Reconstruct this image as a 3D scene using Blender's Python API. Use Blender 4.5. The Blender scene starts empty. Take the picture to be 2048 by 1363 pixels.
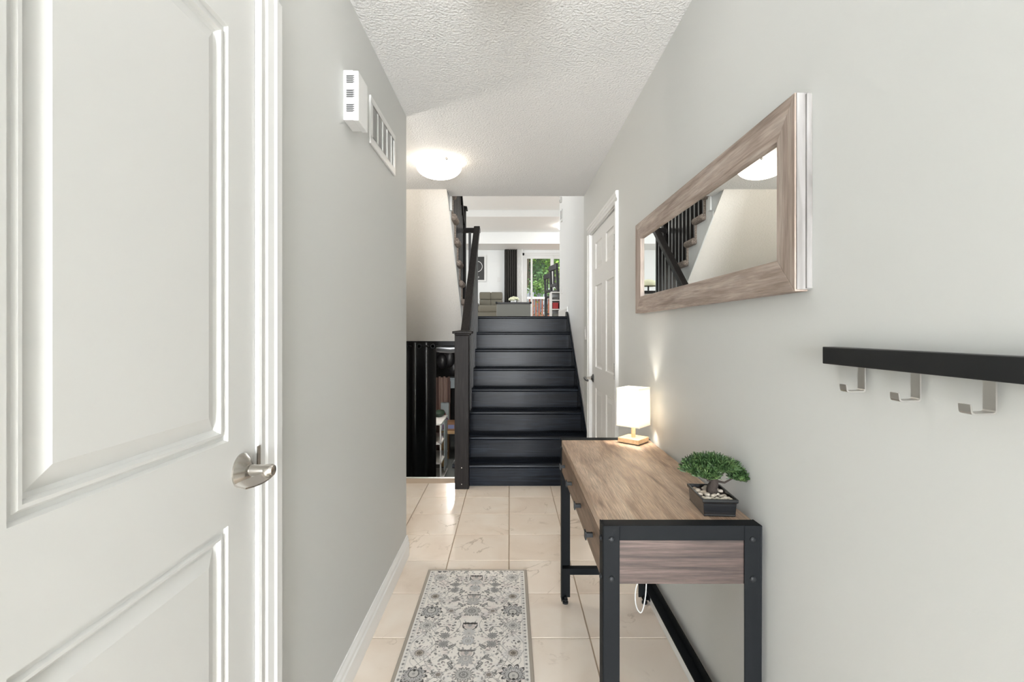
import bpy, bmesh, math, random
import numpy as np
from mathutils import Vector, Matrix
random.seed(7); rng = np.random.default_rng(7)
S = bpy.context.scene
COL = S.collection

# ------------------------------------------------------------------ camera, world, sun, exposure
FPX, VPX, VPY, HC = 959.0, 1019.5, 661.0, 1.252          # focal length (px of a 2048 frame), vanishing point, eye height
cam = bpy.data.cameras.new('camera'); camo = bpy.data.objects.new('camera', cam); COL.objects.link(camo)
camo.location = (0, 0, HC); camo.rotation_euler = (math.pi/2, 0, 0)
cam.sensor_width = 36; cam.sensor_fit = 'HORIZONTAL'; cam.lens = FPX/2048*36
cam.shift_x = (1024-VPX)/2048; cam.shift_y = (VPY-681.5)/2048
cam.clip_start = .02; cam.clip_end = 200
S.camera = camo
w = bpy.data.worlds.new('sky'); S.world = w; w.use_nodes = True
bg = w.node_tree.nodes['Background']; bg.inputs[0].default_value = (.86, .93, 1, 1); bg.inputs[1].default_value = 2.0
sun = bpy.data.lights.new('sun', 'SUN'); sun.energy = 6.0; sun.angle = .02; sun.color = (1, .95, .86)
so = bpy.data.objects.new('sun', sun); COL.objects.link(so)
so.rotation_euler = Vector((-.5, .32, -.8)).to_track_quat('-Z', 'Y').to_euler()
for nm, loc, rot, sx, sy, e, c_ in (('front_door_fill', (0.02, -4.59, 1.06), (-math.pi/2, 0, math.pi), .95, 2.05, 430, (.94, .97, 1)),  # area fill added behind the camera to brighten the hall like door daylight
                              ('right_side_fill', (4.78, 9.6, 2.7), (0, math.pi/2, 0), 1.9, 4.6, 140, (.92, .97, 1)), ('left_side_fill', (-4.18, 9.4, 2.7), (0, -math.pi/2, 0), 1.9, 4.0, 115, (.92, .97, 1))):  # two unseen area fills added to brighten the upstairs room
    L = bpy.data.lights.new(nm, 'AREA'); L.shape = 'RECTANGLE'; L.size = sx; L.size_y = sy; L.energy = e; L.color = c_
    o = bpy.data.objects.new(nm, L); COL.objects.link(o); o.location = loc; o.rotation_euler = rot
S.view_settings.view_transform = 'Standard'; S.view_settings.look = 'None'
S.view_settings.exposure = 0.2; S.view_settings.gamma = 1; S.view_settings.use_curve_mapping = False

# ------------------------------------------------------------------ materials
def lin(c): return tuple(((v/255/12.92) if v/255 <= .04045 else ((v/255+.055)/1.055)**2.4) for v in c)
MATS = {}
def mat(name, c=(128,128,128), rough=.5, metal=0, bump=None, coat=0, spec=.5, emit=None, trans=0):
    m = bpy.data.materials.new(name); m.use_nodes = True; MATS[name] = m
    nt = m.node_tree; b = nt.nodes['Principled BSDF']
    b.inputs['Base Color'].default_value = (*lin(c), 1); b.inputs['Roughness'].default_value = rough
    b.inputs['Metallic'].default_value = metal; b.inputs['Specular IOR Level'].default_value = spec
    if coat: b.inputs['Coat Weight'].default_value = coat; b.inputs['Coat Roughness'].default_value = .15
    if trans: b.inputs['Transmission Weight'].default_value = trans
    if emit: b.inputs['Emission Color'].default_value = (*emit[0], 1); b.inputs['Emission Strength'].default_value = emit[1]
    if bump:
        sc, st, dist = bump
        tc = nt.nodes.new('ShaderNodeTexCoord'); n = nt.nodes.new('ShaderNodeTexNoise'); n.inputs['Scale'].default_value = sc; n.inputs['Detail'].default_value = 4
        bp = nt.nodes.new('ShaderNodeBump'); bp.inputs['Strength'].default_value = st; bp.inputs['Distance'].default_value = dist
        nt.links.new(tc.outputs['Object'], n.inputs['Vector']); nt.links.new(n.outputs['Fac'], bp.inputs['Height']); nt.links.new(bp.outputs[0], b.inputs['Normal'])
    return m
def ramp(nt, stops):
    r = nt.nodes.new('ShaderNodeValToRGB'); e = r.color_ramp.elements
    while len(e) < len(stops): e.new(.5)
    for k, (p, c) in enumerate(stops): e[k].position = p; e[k].color = (*lin(c), 1)
    return r
def noise_mat(name, stops, scale=5, stretch=(1,1,1), detail=6, distort=0, rough=.5, coord='Object', bump=0, randomize=False, coat=0, second=None, metal=0, spec=.5):
    """colour from a (stretched) noise; second = (scale, stretch, lo, hi) multiplies finer streaks on top"""
    m = mat(name, rough=rough, coat=coat, metal=metal, spec=spec); nt = m.node_tree; b = nt.nodes['Principled BSDF']; N = nt.nodes.new; K = nt.links.new
    tc = N('ShaderNodeTexCoord'); mp = N('ShaderNodeMapping'); mp.inputs['Scale'].default_value = stretch
    K(tc.outputs[coord], mp.inputs['Vector'])
    if randomize:
        oi = N('ShaderNodeObjectInfo'); ml = N('ShaderNodeMath'); ml.operation = 'MULTIPLY'; ml.inputs[1].default_value = 37
        K(oi.outputs['Random'], ml.inputs[0]); K(ml.outputs[0], mp.inputs['Location'])
    n = N('ShaderNodeTexNoise'); n.inputs['Scale'].default_value = scale; n.inputs['Detail'].default_value = detail; n.inputs['Distortion'].default_value = distort
    K(mp.outputs[0], n.inputs['Vector']); r = ramp(nt, stops); K(n.outputs['Fac'], r.inputs[0]); out = r.outputs[0]
    h = n.outputs['Fac']
    if second:
        sc, st, lo, hi = second
        mp2 = N('ShaderNodeMapping'); mp2.inputs['Scale'].default_value = st; K(tc.outputs[coord], mp2.inputs['Vector'])
        n2 = N('ShaderNodeTexNoise'); n2.inputs['Scale'].default_value = sc; n2.inputs['Detail'].default_value = 8; n2.inputs['Roughness'].default_value = .65
        K(mp2.outputs[0], n2.inputs['Vector'])
        mr = N('ShaderNodeMapRange'); mr.inputs['From Min'].default_value = .35; mr.inputs['From Max'].default_value = .65; mr.inputs['To Min'].default_value = lo; mr.inputs['To Max'].default_value = hi
        K(n2.outputs['Fac'], mr.inputs['Value'])
        mx = N('ShaderNodeMix'); mx.data_type = 'RGBA'; mx.blend_type = 'MULTIPLY'; mx.inputs[0].default_value = 1
        K(out, mx.inputs[6]); K(mr.outputs[0], mx.inputs[7]); out = mx.outputs[2]; h = n2.outputs['Fac']
    K(out, b.inputs['Base Color'])
    if bump:
        bp = N('ShaderNodeBump'); bp.inputs['Strength'].default_value = .6; bp.inputs['Distance'].default_value = bump
        K(h, bp.inputs['Height']); K(bp.outputs[0], b.inputs['Normal'])
    return m

mat('wall_paint', (204,205,202), .6, bump=(260, .15, .0006))
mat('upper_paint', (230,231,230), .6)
mat('ceiling_stipple', (230,230,229), .85, bump=(95, .9, .008))
mat('soffit_stipple', (230,226,219), .85, bump=(60, .8, .006))
mat('white_trim', (222,222,220), .4, spec=.35)
mat('baseboard_white', (243,243,241), .35)
mat('door_white', (212,212,209), .45, spec=.35)
mat('white_plastic', (226,226,224), .4)
mat('dark_slot', (92,92,92), .7)
noise_mat('stair_wood', [(.3,(11,13,17)),(.5,(19,22,28)),(.7,(31,37,46))], 3, (1,22,22), 8, .8, .24, bump=.0004, coat=.0, randomize=True, spec=.085)
noise_mat('post_wood', [(.3,(26,24,23)),(.55,(37,34,33)),(.75,(48,45,44))], 4, (22,22,1), 8, .8, .4, bump=.0006, randomize=True, spec=.07)
noise_mat('rail_wood', [(.3,(36,34,33)),(.6,(50,48,48))], 4, (22,3,3), 6, .5, .38, coat=.25)
mat('rod_black', (20,20,21), .35, metal=.6)
noise_mat('table_wood', [(.25,(126,102,84)),(.42,(174,146,122)),(.58,(198,172,148)),(.78,(216,194,170))], 3.2, (6,.8,6), 7, 1.0, .42, bump=.0004, second=(16, (18,.8,18), .56, 1.12))
noise_mat('end_wood', [(.28,(44,34,31)),(.45,(66,53,48)),(.6,(86,71,65)),(.8,(108,92,85))], 3, (1.0,8,20), 7, .7, .55, bump=.0008, second=(9, (1.2,12,34), .5, 1.2))
noise_mat('drawer_wood', [(.28,(92,72,56)),(.5,(124,99,79)),(.75,(150,124,102))], 2.5, (8,1,12), 7, .9, .5, bump=.0005, second=(9, (12,1.4,18), .7, 1.12))
noise_mat('frame_wood_long', [(.25,(128,112,101)),(.5,(163,147,136)),(.8,(190,178,169))], 2.5, (10,1.2,16), 7, .6, .6, bump=.0008, second=(10, (12,1.2,22), .75, 1.12))
noise_mat('frame_wood_tall', [(.25,(128,112,101)),(.5,(163,147,136)),(.8,(190,178,169))], 2.5, (10,16,1.2), 7, .6, .6, bump=.0008, second=(10, (12,22,1.2), .75, 1.12))
noise_mat('frame_edge', [(.3,(100,96,93)),(.55,(140,137,135)),(.8,(168,166,165))], 3, (10,16,1.2), 7, .5, .6)
mat('black_metal', (24,26,28), .55, spec=.09)
mat('bolt_black', (34,36,38), .45, metal=.1, spec=.25)
mat('mirror_glass', (240,243,242), 0.0, metal=1)
mat('satin_nickel', (186,181,174), .24, metal=1)
mat('steel', (205,203,199), .3, metal=1)
mat('hinge_steel', (112,112,112), .35, metal=.9)
mat('rack_black', (16,18,20), .38)
noise_mat('tile', [(.2,(218,200,182)),(.42,(234,219,203)),(.6,(240,228,214)),(.85,(245,237,227))], 2.6, (1,1,1), 5, .6, .13, randomize=True, spec=.5)
mat('grout', (188,168,146), .85)
noise_mat('lamp_wood', [(.3,(196,158,116)),(.6,(214,180,140)),(.8,(224,194,158))], 4, (2,20,20), 5, .3, .5)
noise_mat('carpet', [(.3,(96,84,76)),(.5,(136,123,113)),(.7,(172,160,150))], 120, (1,1,1), 3, 0, .95, bump=.004)
mat('gloss_black_cloth', (9,9,10), .28, spec=.6)
mat('concrete', (124,130,130), .6)
mat('pot_black', (22,23,25), .22, coat=.4)
mat('soil', (60,48,40), .9); mat('trunk_bark', (52,44,39), .9, bump=(80,.8,.003))
noise_mat('needle_green', [(.3,(34,56,28)),(.5,(56,84,44)),(.72,(98,122,72))], 60, (1,1,1), 3, 0, .55)
noise_mat('pebble', [(.3,(176,160,140)),(.7,(226,218,206))], 3, (1,1,1), 3, 0, .5, randomize=True)
mat('rug_binding', (164,155,144), .9)
def tile_veins():
    m = MATS['tile']; nt = m.node_tree; N = nt.nodes.new; K = nt.links.new; b = nt.nodes['Principled BSDF']
    src = b.inputs['Base Color'].links[0].from_socket
    mp = [n for n in nt.nodes if n.type == 'MAPPING'][0]
    n1 = N('ShaderNodeTexNoise'); n1.inputs['Scale'].default_value = 3.2; n1.inputs['Detail'].default_value = 5; n1.inputs['Distortion'].default_value = 1.2
    K(mp.outputs[0], n1.inputs['Vector'])
    a = N('ShaderNodeMath'); a.operation = 'SUBTRACT'; a.inputs[1].default_value = .5; K(n1.outputs['Fac'], a.inputs[0])
    ab = N('ShaderNodeMath'); ab.operation = 'ABSOLUTE'; K(a.outputs[0], ab.inputs[0])
    mr = N('ShaderNodeMapRange'); mr.inputs['From Max'].default_value = .012; mr.inputs['To Min'].default_value = 1; mr.inputs['To Max'].default_value = 0; K(ab.outputs[0], mr.inputs['Value'])
    n2 = N('ShaderNodeTexNoise'); n2.inputs['Scale'].default_value = 6; K(mp.outputs[0], n2.inputs['Vector'])
    m2 = N('ShaderNodeMapRange'); m2.inputs['From Min'].default_value = .5; m2.inputs['From Max'].default_value = .66; K(n2.outputs['Fac'], m2.inputs['Value'])
    mm = N('ShaderNodeMath'); mm.operation = 'MULTIPLY'; K(mr.outputs[0], mm.inputs[0]); K(m2.outputs[0], mm.inputs[1])
    m3 = N('ShaderNodeMath'); m3.operation = 'MULTIPLY'; m3.inputs[1].default_value = .55; K(mm.outputs[0], m3.inputs[0])
    mx = N('ShaderNodeMix'); mx.data_type = 'RGBA'; K(m3.outputs[0], mx.inputs[0]); K(src, mx.inputs[6]); mx.inputs[7].default_value = (*lin((150,128,104)), 1)
    K(mx.outputs[2], b.inputs['Base Color'])
tile_veins()
def glow(name, c, e, s, base=(250,248,240)):
    m = mat(name, base, .4, emit=(c, s)); return m
glow('foyer_bowl', (1,.87,.72), 1, 6.0)
glow('entry_bowl', (1,.97,.93), 1, 5.0)
glow('upper_bowl', (1,.96,.9), 1, 22.0)
glow('fill_globe_glow', (1,.93,.85), 1, 72.0)  # glow of the globe added out of view
glow('basement_fill_glow', (1,.97,.93), 1, 650.0)  # glow of the bulb added for the basement
def shade_mat():
    m = bpy.data.materials.new('shade_cloth'); MATS['shade_cloth'] = m; m.use_nodes = True; nt = m.node_tree; nt.nodes.clear()
    N = nt.nodes.new; o = N('ShaderNodeOutputMaterial'); d = N('ShaderNodeBsdfDiffuse'); t = N('ShaderNodeBsdfTranslucent'); x = N('ShaderNodeMixShader')
    d.inputs[0].default_value = (.9,.88,.84,1); t.inputs[0].default_value = (.95,.9,.82,1); x.inputs[0].default_value = .6
    nt.links.new(d.outputs[0], x.inputs[1]); nt.links.new(t.outputs[0], x.inputs[2]); nt.links.new(x.outputs[0], o.inputs[0])
shade_mat()
def pane_mat():
    m = bpy.data.materials.new('window_glass'); MATS['window_glass'] = m; m.use_nodes = True; nt = m.node_tree; nt.nodes.clear()
    N = nt.nodes.new; o = N('ShaderNodeOutputMaterial'); t = N('ShaderNodeBsdfTransparent'); g = N('ShaderNodeBsdfGlossy'); x = N('ShaderNodeMixShader')
    t.inputs[0].default_value = (.96,.98,.97,1); g.inputs['Roughness'].default_value = .02; x.inputs[0].default_value = .05
    nt.links.new(t.outputs[0], x.inputs[1]); nt.links.new(g.outputs[0], x.inputs[2]); nt.links.new(x.outputs[0], o.inputs[0])
pane_mat()
mat('sofa_cloth', (112,108,96), .9, bump=(200,.3,.002)); mat('curtain_dark', (58,56,53), .9); mat('curtain_sheer', (238,238,236), .9)
mat('trunk_gray', (118,120,116), .6); mat('print_dark', (58,58,58), .6); mat('flower_cream', (226,226,196), .8); mat('leaf_mid', (92,120,66), .7)
noise_mat('tree_leaf', [(.3,(70,116,34)),(.5,(128,178,58)),(.72,(206,214,96))], 1.6, (1,1,1), 4, 0, .6)
noise_mat('tree_leaf_dark', [(.3,(30,62,24)),(.5,(66,112,44)),(.72,(120,156,66))], 1.8, (1,1,1), 4, 0, .6)
mat('tree_bark', (112,96,80), .9); mat('fence_wood', (172,168,184), .8); mat('deck_rail', (150,84,62), .7); mat('brick_red', (196,120,92), .8)
mat('hardwood', (176,158,140), .45); mat('lawn', (112,128,84), .95); mat('paving', (172,168,160), .9)
mat('chair_black', (34,34,36), .4); mat('bin_red', (176,58,62), .7); mat('foil', (196,196,198), .3, metal=.85)
noise_mat('striped_board', [(.35,(72,50,44)),(.5,(108,84,75)),(.65,(138,116,106))], 9, (3,1,.02), 2, 0, .7)
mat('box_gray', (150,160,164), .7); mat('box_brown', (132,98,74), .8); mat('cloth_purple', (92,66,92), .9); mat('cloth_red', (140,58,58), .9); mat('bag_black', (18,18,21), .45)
mat('print_blue', (120,130,170), .7); mat('green_plastic', (34,54,42), .6); mat('pine_board', (176,146,106), .7)

# ------------------------------------------------------------------ mesh helpers
class MB:
    def __init__(s): s.v = []; s.f = []
    def add(s, vs, fs):
        n = len(s.v); s.v += [tuple(p) for p in vs]; s.f += [tuple(i+n for i in q) for q in fs]; return s
    def box(s, x0, x1, y0, y1, z0, z1):
        x0,x1 = sorted((x0,x1)); y0,y1 = sorted((y0,y1)); z0,z1 = sorted((z0,z1))
        return s.add([(x0,y0,z0),(x1,y0,z0),(x1,y1,z0),(x0,y1,z0),(x0,y0,z1),(x1,y0,z1),(x1,y1,z1),(x0,y1,z1)],
                     [(0,3,2,1),(4,5,6,7),(0,1,5,4),(1,2,6,5),(2,3,7,6),(3,0,4,7)])
    def prism(s, poly, axis, a, b):
        """poly in the two remaining axes (x: (y,z); y: (x,z); z: (x,y)) extruded from a to b along axis"""
        P = {'x': lambda t,p: (t,p[0],p[1]), 'y': lambda t,p: (p[0],t,p[1]), 'z': lambda t,p: (p[0],p[1],t)}[axis]
        n = len(poly); vs = [P(a,p) for p in poly]+[P(b,p) for p in poly]
        return s.add(vs, [tuple(range(n)), tuple(range(2*n-1, n-1, -1))]+[(k,(k+1)%n+0,(k+1)%n+n,k+n) for k in range(n)])
    def tube(s, pts, r, n=8, cap=True):
        pts = [Vector(p) for p in pts]; rs = r if isinstance(r, (list,tuple)) else [r]*len(pts); rings = []
        t0 = (pts[1]-pts[0]).normalized(); up = Vector((0,0,1)) if abs(t0.z) < .9 else Vector((1,0,0)); u = t0.cross(up).normalized()
        vs = []
        for k, p in enumerate(pts):
            t = (pts[min(k+1,len(pts)-1)]-pts[max(k-1,0)]).normalized(); u = (u-t*u.dot(t)).normalized(); w_ = t.cross(u)
            for q in range(n):
                a = 2*math.pi*q/n; vs.append(p+(u*math.cos(a)+w_*math.sin(a))*rs[k])
        fs = [(k*n+q, k*n+(q+1)%n, (k+1)*n+(q+1)%n, (k+1)*n+q) for k in range(len(pts)-1) for q in range(n)]
        if cap: fs += [tuple(range(n-1,-1,-1)), tuple((len(pts)-1)*n+q for q in range(n))]
        return s.add(vs, fs)
    def lathe(s, prof, c, n=32, axis='z'):
        vs = []; 
        for r, h in prof:
            for q in range(n):
                a = 2*math.pi*q/n; x, y = r*math.cos(a), r*math.sin(a)
                vs.append((c[0]+x, c[1]+y, c[2]+h) if axis == 'z' else ((c[0]+h, c[1]+x, c[2]+y) if axis == 'x' else (c[0]+x, c[1]+h, c[2]+y)))
        m = len(prof)
        fs = [(k*n+q, k*n+(q+1)%n, (k+1)*n+(q+1)%n, (k+1)*n+q) for k in range(m-1) for q in range(n)]
        fs += [tuple(range(n-1,-1,-1)), tuple((m-1)*n+q for q in range(n))]
        return s.add(vs, fs)
    def sphere(s, c, r, seg=16, rings=10):
        rx, ry, rz = r if isinstance(r, tuple) else (r,r,r)
        vs = [(c[0]+rx*math.sin(math.pi*k/rings)*math.cos(2*math.pi*q/seg), c[1]+ry*math.sin(math.pi*k/rings)*math.sin(2*math.pi*q/seg), c[2]+rz*math.cos(math.pi*k/rings)) for k in range(rings+1) for q in range(seg)]
        return s.add(vs, [(k*seg+q, (k+1)*seg+q, (k+1)*seg+(q+1)%seg, k*seg+(q+1)%seg) for k in range(rings) for q in range(seg)])
    def build(s, name, material, parent=None, bevel=0, smooth=False, seg=2, origin=None):
        base = parent_world(parent) if parent else (Vector(origin) if origin else Vector((0,0,0)))
        me = bpy.data.meshes.new(name); me.from_pydata([(p[0]-base.x, p[1]-base.y, p[2]-base.z) for p in s.v], [], s.f)
        bm = bmesh.new(); bm.from_mesh(me); bmesh.ops.remove_doubles(bm, verts=bm.verts, dist=1e-6); bmesh.ops.recalc_face_normals(bm, faces=bm.faces)
        if bevel:
            ed = [e for e in bm.edges if e.is_manifold and e.calc_face_angle(0) > .5]
            bmesh.ops.bevel(bm, geom=ed, offset=bevel, segments=seg, affect='EDGES', profile=.5)
        bm.to_mesh(me); bm.free()
        if smooth:
            for p in me.polygons: p.use_smooth = True
            try: me.set_sharp_from_angle(angle=.7)
            except Exception: pass
        me.materials.append(MATS[material])
        o = bpy.data.objects.new(name, me); COL.objects.link(o)
        if parent: o.parent = parent
        elif origin: o.location = origin
        return o
def parent_world(o):
    p = Vector((0,0,0))
    while o: p += Vector(o.location); o = o.parent
    return p
def tag(o, label, cat, group=None, kind=None):
    o['label'] = label; o['category'] = cat
    if group: o['group'] = group
    if kind: o['kind'] = kind
    return o
def thing(name, loc, label, cat, group=None, kind=None):
    o = bpy.data.objects.new(name, None); o.empty_display_size = .05; COL.objects.link(o); o.location = loc
    return tag(o, label, cat, group, kind)
def box(name, m, x0, x1, y0, y1, z0, z1, parent=None, bevel=0, **k): return MB().box(x0,x1,y0,y1,z0,z1).build(name, m, parent, bevel, **k)
def struct(o, label, cat): return tag(o, label, cat, kind='structure')

# ------------------------------------------------------------------ dimensions
XL, XR, HZ = -.574, .655, 2.44
R, T, D1 = .177, .22, 3.84              # dark stair: riser, run, first nosing
ZU = 8*R; DT = D1+7*T                   # upper floor level and its edge
ZC = 3.856; DB = 12.9                   # upper ceiling, rear wall
ZB = -1.2                               # basement slab
# ------------------------------------------------------------------ shell
flo = struct(MB().box(-1.6, .66, -4.6, 4.09, -.12, -.006).build('floor', 'grout'), 'beige marbled square tile floor of the entry hall', 'floor')
tw = .331; gap = .005
full = None
ix0 = -5; 
for i in range(-5, 2):
    for j in range(-21, 9):
        x0 = -.004+i*tw; y0 = 1.955+ (j-2)*tw if False else 1.955+(j-3)*tw
        x1, y1 = x0+tw, y0+tw
        X0, X1, Y0, Y1 = max(x0,-1.595), min(x1,.65), max(y0,-4.6), min(y1,4.085)
        if X1-X0 < .02 or Y1-Y0 < .02: continue
        if X1 < XL-.02 and Y1 < 2.66: continue
        isfull = (X0 == x0 and X1 == x1 and Y0 == y0 and Y1 == y1)
        def mk():
            g = gap/2; dx, dy = (X1-X0)/2-g, (Y1-Y0)/2-g
            m = MB().box(-dx, dx, -dy, dy, -.006, 0).build('tile', 'tile', None, .0012, seg=1); return m
        if isfull and full: o = full.copy(); COL.objects.link(o)
        else:
            o = mk()
            if isfull: full = o
        o.location = ((X0+X1)/2, (Y0+Y1)/2, 0); o.parent = flo
struct(box('trim_1', 'white_trim', -1.6, -.44, 4.087, 4.10, -.03, .003), 'thin white edging strip where the tile floor ends at the lower stairs', 'trim')
# left wall with closet door opening
m = MB().box(-.70, XL, -4.6, .43, 0, HZ).box(-.70, XL, 1.085, 2.66, 0, HZ).box(-.70, XL, .43, 1.085, 2.045, HZ).box(-1.7, -.70, 2.56, 2.66, 0, HZ)
m.box(-1.3, -1.2, -4.6, 2.56, 0, HZ)
struct(m.build('wall_left', 'wall_paint'), 'grey painted wall on the left with chime box and air grille', 'wall')
m = MB().box(XR, .78, -4.6, 2.945, 0, HZ).box(XR, .78, 3.905, 4.235, 0, HZ).box(XR, .78, 2.945, 3.905, 2.04, HZ).box(.78, 1.0, 2.8, 4.0, 0, HZ)
struct(m.build('wall_right', 'wall_paint'), 'grey painted wall on the right carrying the mirror and coat rack', 'wall')
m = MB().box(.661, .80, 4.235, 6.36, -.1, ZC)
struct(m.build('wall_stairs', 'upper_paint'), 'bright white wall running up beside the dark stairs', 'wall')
m = MB().box(-1.7, -.47, -4.7, -4.6, 0, HZ).box(.52, .78, -4.7, -4.6, 0, HZ).box(-.47, .52, -4.7, -4.6, 2.1, HZ)
struct(m.build('wall_front', 'wall_paint'), 'front entry wall with the open doorway behind the camera', 'wall')
m = MB().box(-1.7, .80, -4.7, 4.03, HZ, 2.70).box(-.53, .80, 4.03, 4.235, HZ, 2.70)
struct(m.build('ceiling', 'ceiling_stipple'), 'stippled off white ceiling over the entry hall', 'ceiling')
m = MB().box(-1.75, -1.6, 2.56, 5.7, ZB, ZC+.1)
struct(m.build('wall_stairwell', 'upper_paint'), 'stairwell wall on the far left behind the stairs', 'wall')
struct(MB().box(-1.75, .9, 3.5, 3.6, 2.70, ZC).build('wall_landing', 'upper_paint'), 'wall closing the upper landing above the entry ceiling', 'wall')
# upper floor room
m = MB().box(-.47, .655, DT+.102, 5.6, ZU-.27, ZU).box(-.47, .80, 5.6, DB, ZU-.27, ZU).box(-4.2, -.47, 5.57, DB, ZU-.27, ZU).box(.80, 4.8, 6.2, DB, ZU-.27, ZU)
struct(m.build('floor_upper', 'hardwood'), 'wood floor of the living room upstairs', 'floor')
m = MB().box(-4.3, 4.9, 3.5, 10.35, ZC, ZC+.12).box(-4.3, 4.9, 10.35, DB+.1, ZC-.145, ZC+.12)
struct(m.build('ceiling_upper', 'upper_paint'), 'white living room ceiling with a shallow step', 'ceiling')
struct(box('trim_2', 'upper_paint', -4.2, 4.8, 11.95, DB, 3.42, ZC-.146), 'long boxed bulkhead below the living room ceiling at the rear', 'trim')
DX0, DX1, DZ1 = .335, 3.1, 3.345       # sliding door opening
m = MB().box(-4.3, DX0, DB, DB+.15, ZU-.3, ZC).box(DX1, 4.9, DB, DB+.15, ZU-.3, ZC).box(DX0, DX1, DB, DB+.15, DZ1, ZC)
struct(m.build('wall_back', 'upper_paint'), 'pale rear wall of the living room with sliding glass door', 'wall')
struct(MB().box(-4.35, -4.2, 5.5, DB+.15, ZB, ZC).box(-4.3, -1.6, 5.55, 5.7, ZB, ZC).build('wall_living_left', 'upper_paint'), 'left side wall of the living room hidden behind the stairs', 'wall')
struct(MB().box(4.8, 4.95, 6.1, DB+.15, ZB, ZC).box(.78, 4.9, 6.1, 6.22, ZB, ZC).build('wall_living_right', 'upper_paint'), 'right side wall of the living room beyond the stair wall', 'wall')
# sliding glass door
win = thing('window_1', (DX0, DB, ZU), 'white framed sliding glass patio door looking onto trees', 'window', kind='structure')
m = MB(); yy0, yy1 = DB+.02, DB+.10
m.box(DX0, DX0+.06, yy0, yy1, ZU, DZ1).box(DX1-.06, DX1, yy0, yy1, ZU, DZ1).box(DX0, DX1, yy0, yy1, DZ1-.07, DZ1).box(DX0, DX1, yy0, yy1, ZU, ZU+.04)
m.build('window_frame', 'white_trim', win, .004)
for x0, x1 in ((DX0+.06, 1.17), (1.12, 2.2), (2.15, DX1-.06)):
    sy = DB+.03 if x0 != 1.12 else DB+.065
    m = MB().box(x0, x0+.07, sy, sy+.03, ZU+.04, DZ1-.07).box(x1-.07, x1, sy, sy+.03, ZU+.04, DZ1-.07).box(x0+.07, x1-.07, sy, sy+.03, DZ1-.15, DZ1-.07).box(x0+.07, x1-.07, sy, sy+.03, ZU+.04, ZU+.14)
    sash = m.build('sash', 'white_trim', win, .003)
    box('pane', 'window_glass', x0+.07, x1-.07, sy+.012, sy+.018, ZU+.14, DZ1-.15, sash)
m = MB().box(.565, .615, DB+.035, DB+.065, ZU+.14, DZ1-.15); m.build('mullion', 'white_trim', win)
for nm, x, s_, ya, yb in (('fill_frame_right', 4.8, -1, 7.25, 11.95), ('fill_frame_left', -4.2, 1, 7.35, 11.45)):  # unseen frames added round the side fill lights; the walls behind are closed
    t = thing(nm, (x, (ya+yb)/2, 1.72), 'added unseen white frame round the fill light on the %s living room side wall' % ('right' if s_ < 0 else 'left'), 'window', kind='structure')
    for a in ((ya-.08,ya,1.66,3.74),(yb,yb+.08,1.66,3.74),(ya,yb,1.66,1.74),(ya,yb,3.66,3.74)): MB().box(x, x+s_*.03, *a[:2], a[2], a[3] if a[3] < 3.69 or x > 0 else 3.69).build('window_frame', 'white_trim', t)
# baseboards
def bb_profile(x, sgn, h=.115, t=.014): return [(x,0),(x+sgn*t,0),(x+sgn*t,h*.62),(x+sgn*t*.72,h*.68),(x+sgn*t*.72,h*.82),(x+sgn*t*.35,h*.93),(x+sgn*t*.3,h),(x,h)]
m = MB().prism(bb_profile(XL,1), 'y', 1.20, 2.66+.014).prism([(p[0]-XL+2.66, p[1]) for p in bb_profile(XL,1)], 'x', -1.6, XL).prism(bb_profile(XL,1), 'y', -4.6, .32)
struct(m.build('baseboard_left', 'baseboard_white'), 'white moulded baseboard along the left hall wall', 'baseboard')
m = MB().prism(bb_profile(XR,-1), 'y', -4.6, 2.875).prism(bb_profile(XR,-1), 'y', 3.975, D1+.02 if False else 3.98)
struct(m.build('baseboard_right', 'baseboard_white'), 'white baseboard along the right hall wall behind the console table', 'baseboard')
m = MB().prism([(.661,ZU),(.647,ZU),(.647,ZU+.09),(.655,ZU+.115),(.661,ZU+.115)], 'y', DT+.05, 6.374)
struct(m.build('baseboard_upper', 'white_trim'), 'white baseboard at the head of the dark stairs', 'baseboard')

# ------------------------------------------------------------------ panelled doors
def panel_ring(x, sgn, y0, y1, z0, z1, prof):
    """raised moulding sunk into a door face at x facing sgn: nested rectangles (inset, depth)"""
    m = MB(); vs = []
    for ins, dep in prof: vs += [(x+sgn*dep, y0+ins, z0+ins), (x+sgn*dep, y1-ins, z0+ins), (x+sgn*dep, y1-ins, z1-ins), (x+sgn*dep, y0+ins, z1-ins)]
    n = len(prof); fs = [(4*k+q, 4*k+(q+1)%4, 4*k+4+(q+1)%4, 4*k+4+q) for k in range(n-1) for q in range(4)]+[tuple(4*(n-1)+q for q in range(4))]
    vs += [(x-sgn*.02, a, b) for a, b in ((y0,z0),(y1,z0),(y1,z1),(y0,z1))]; b0 = 4*n
    fs += [(q, (q+1)%4, b0+(q+1)%4, b0+q) for q in range(4)]+[(b0,b0+1,b0+2,b0+3)]
    return m.add(vs, fs)
PROF1 = [(0,0),(.004,-.007),(.011,-.007),(.015,-.0025),(.020,-.0025),(.024,-.010),(.030,-.013),(.058,-.003)]
PROF2 = [(0,0),(.004,-.006),(.012,-.009),(.020,-.009),(.045,-.003)]
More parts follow.
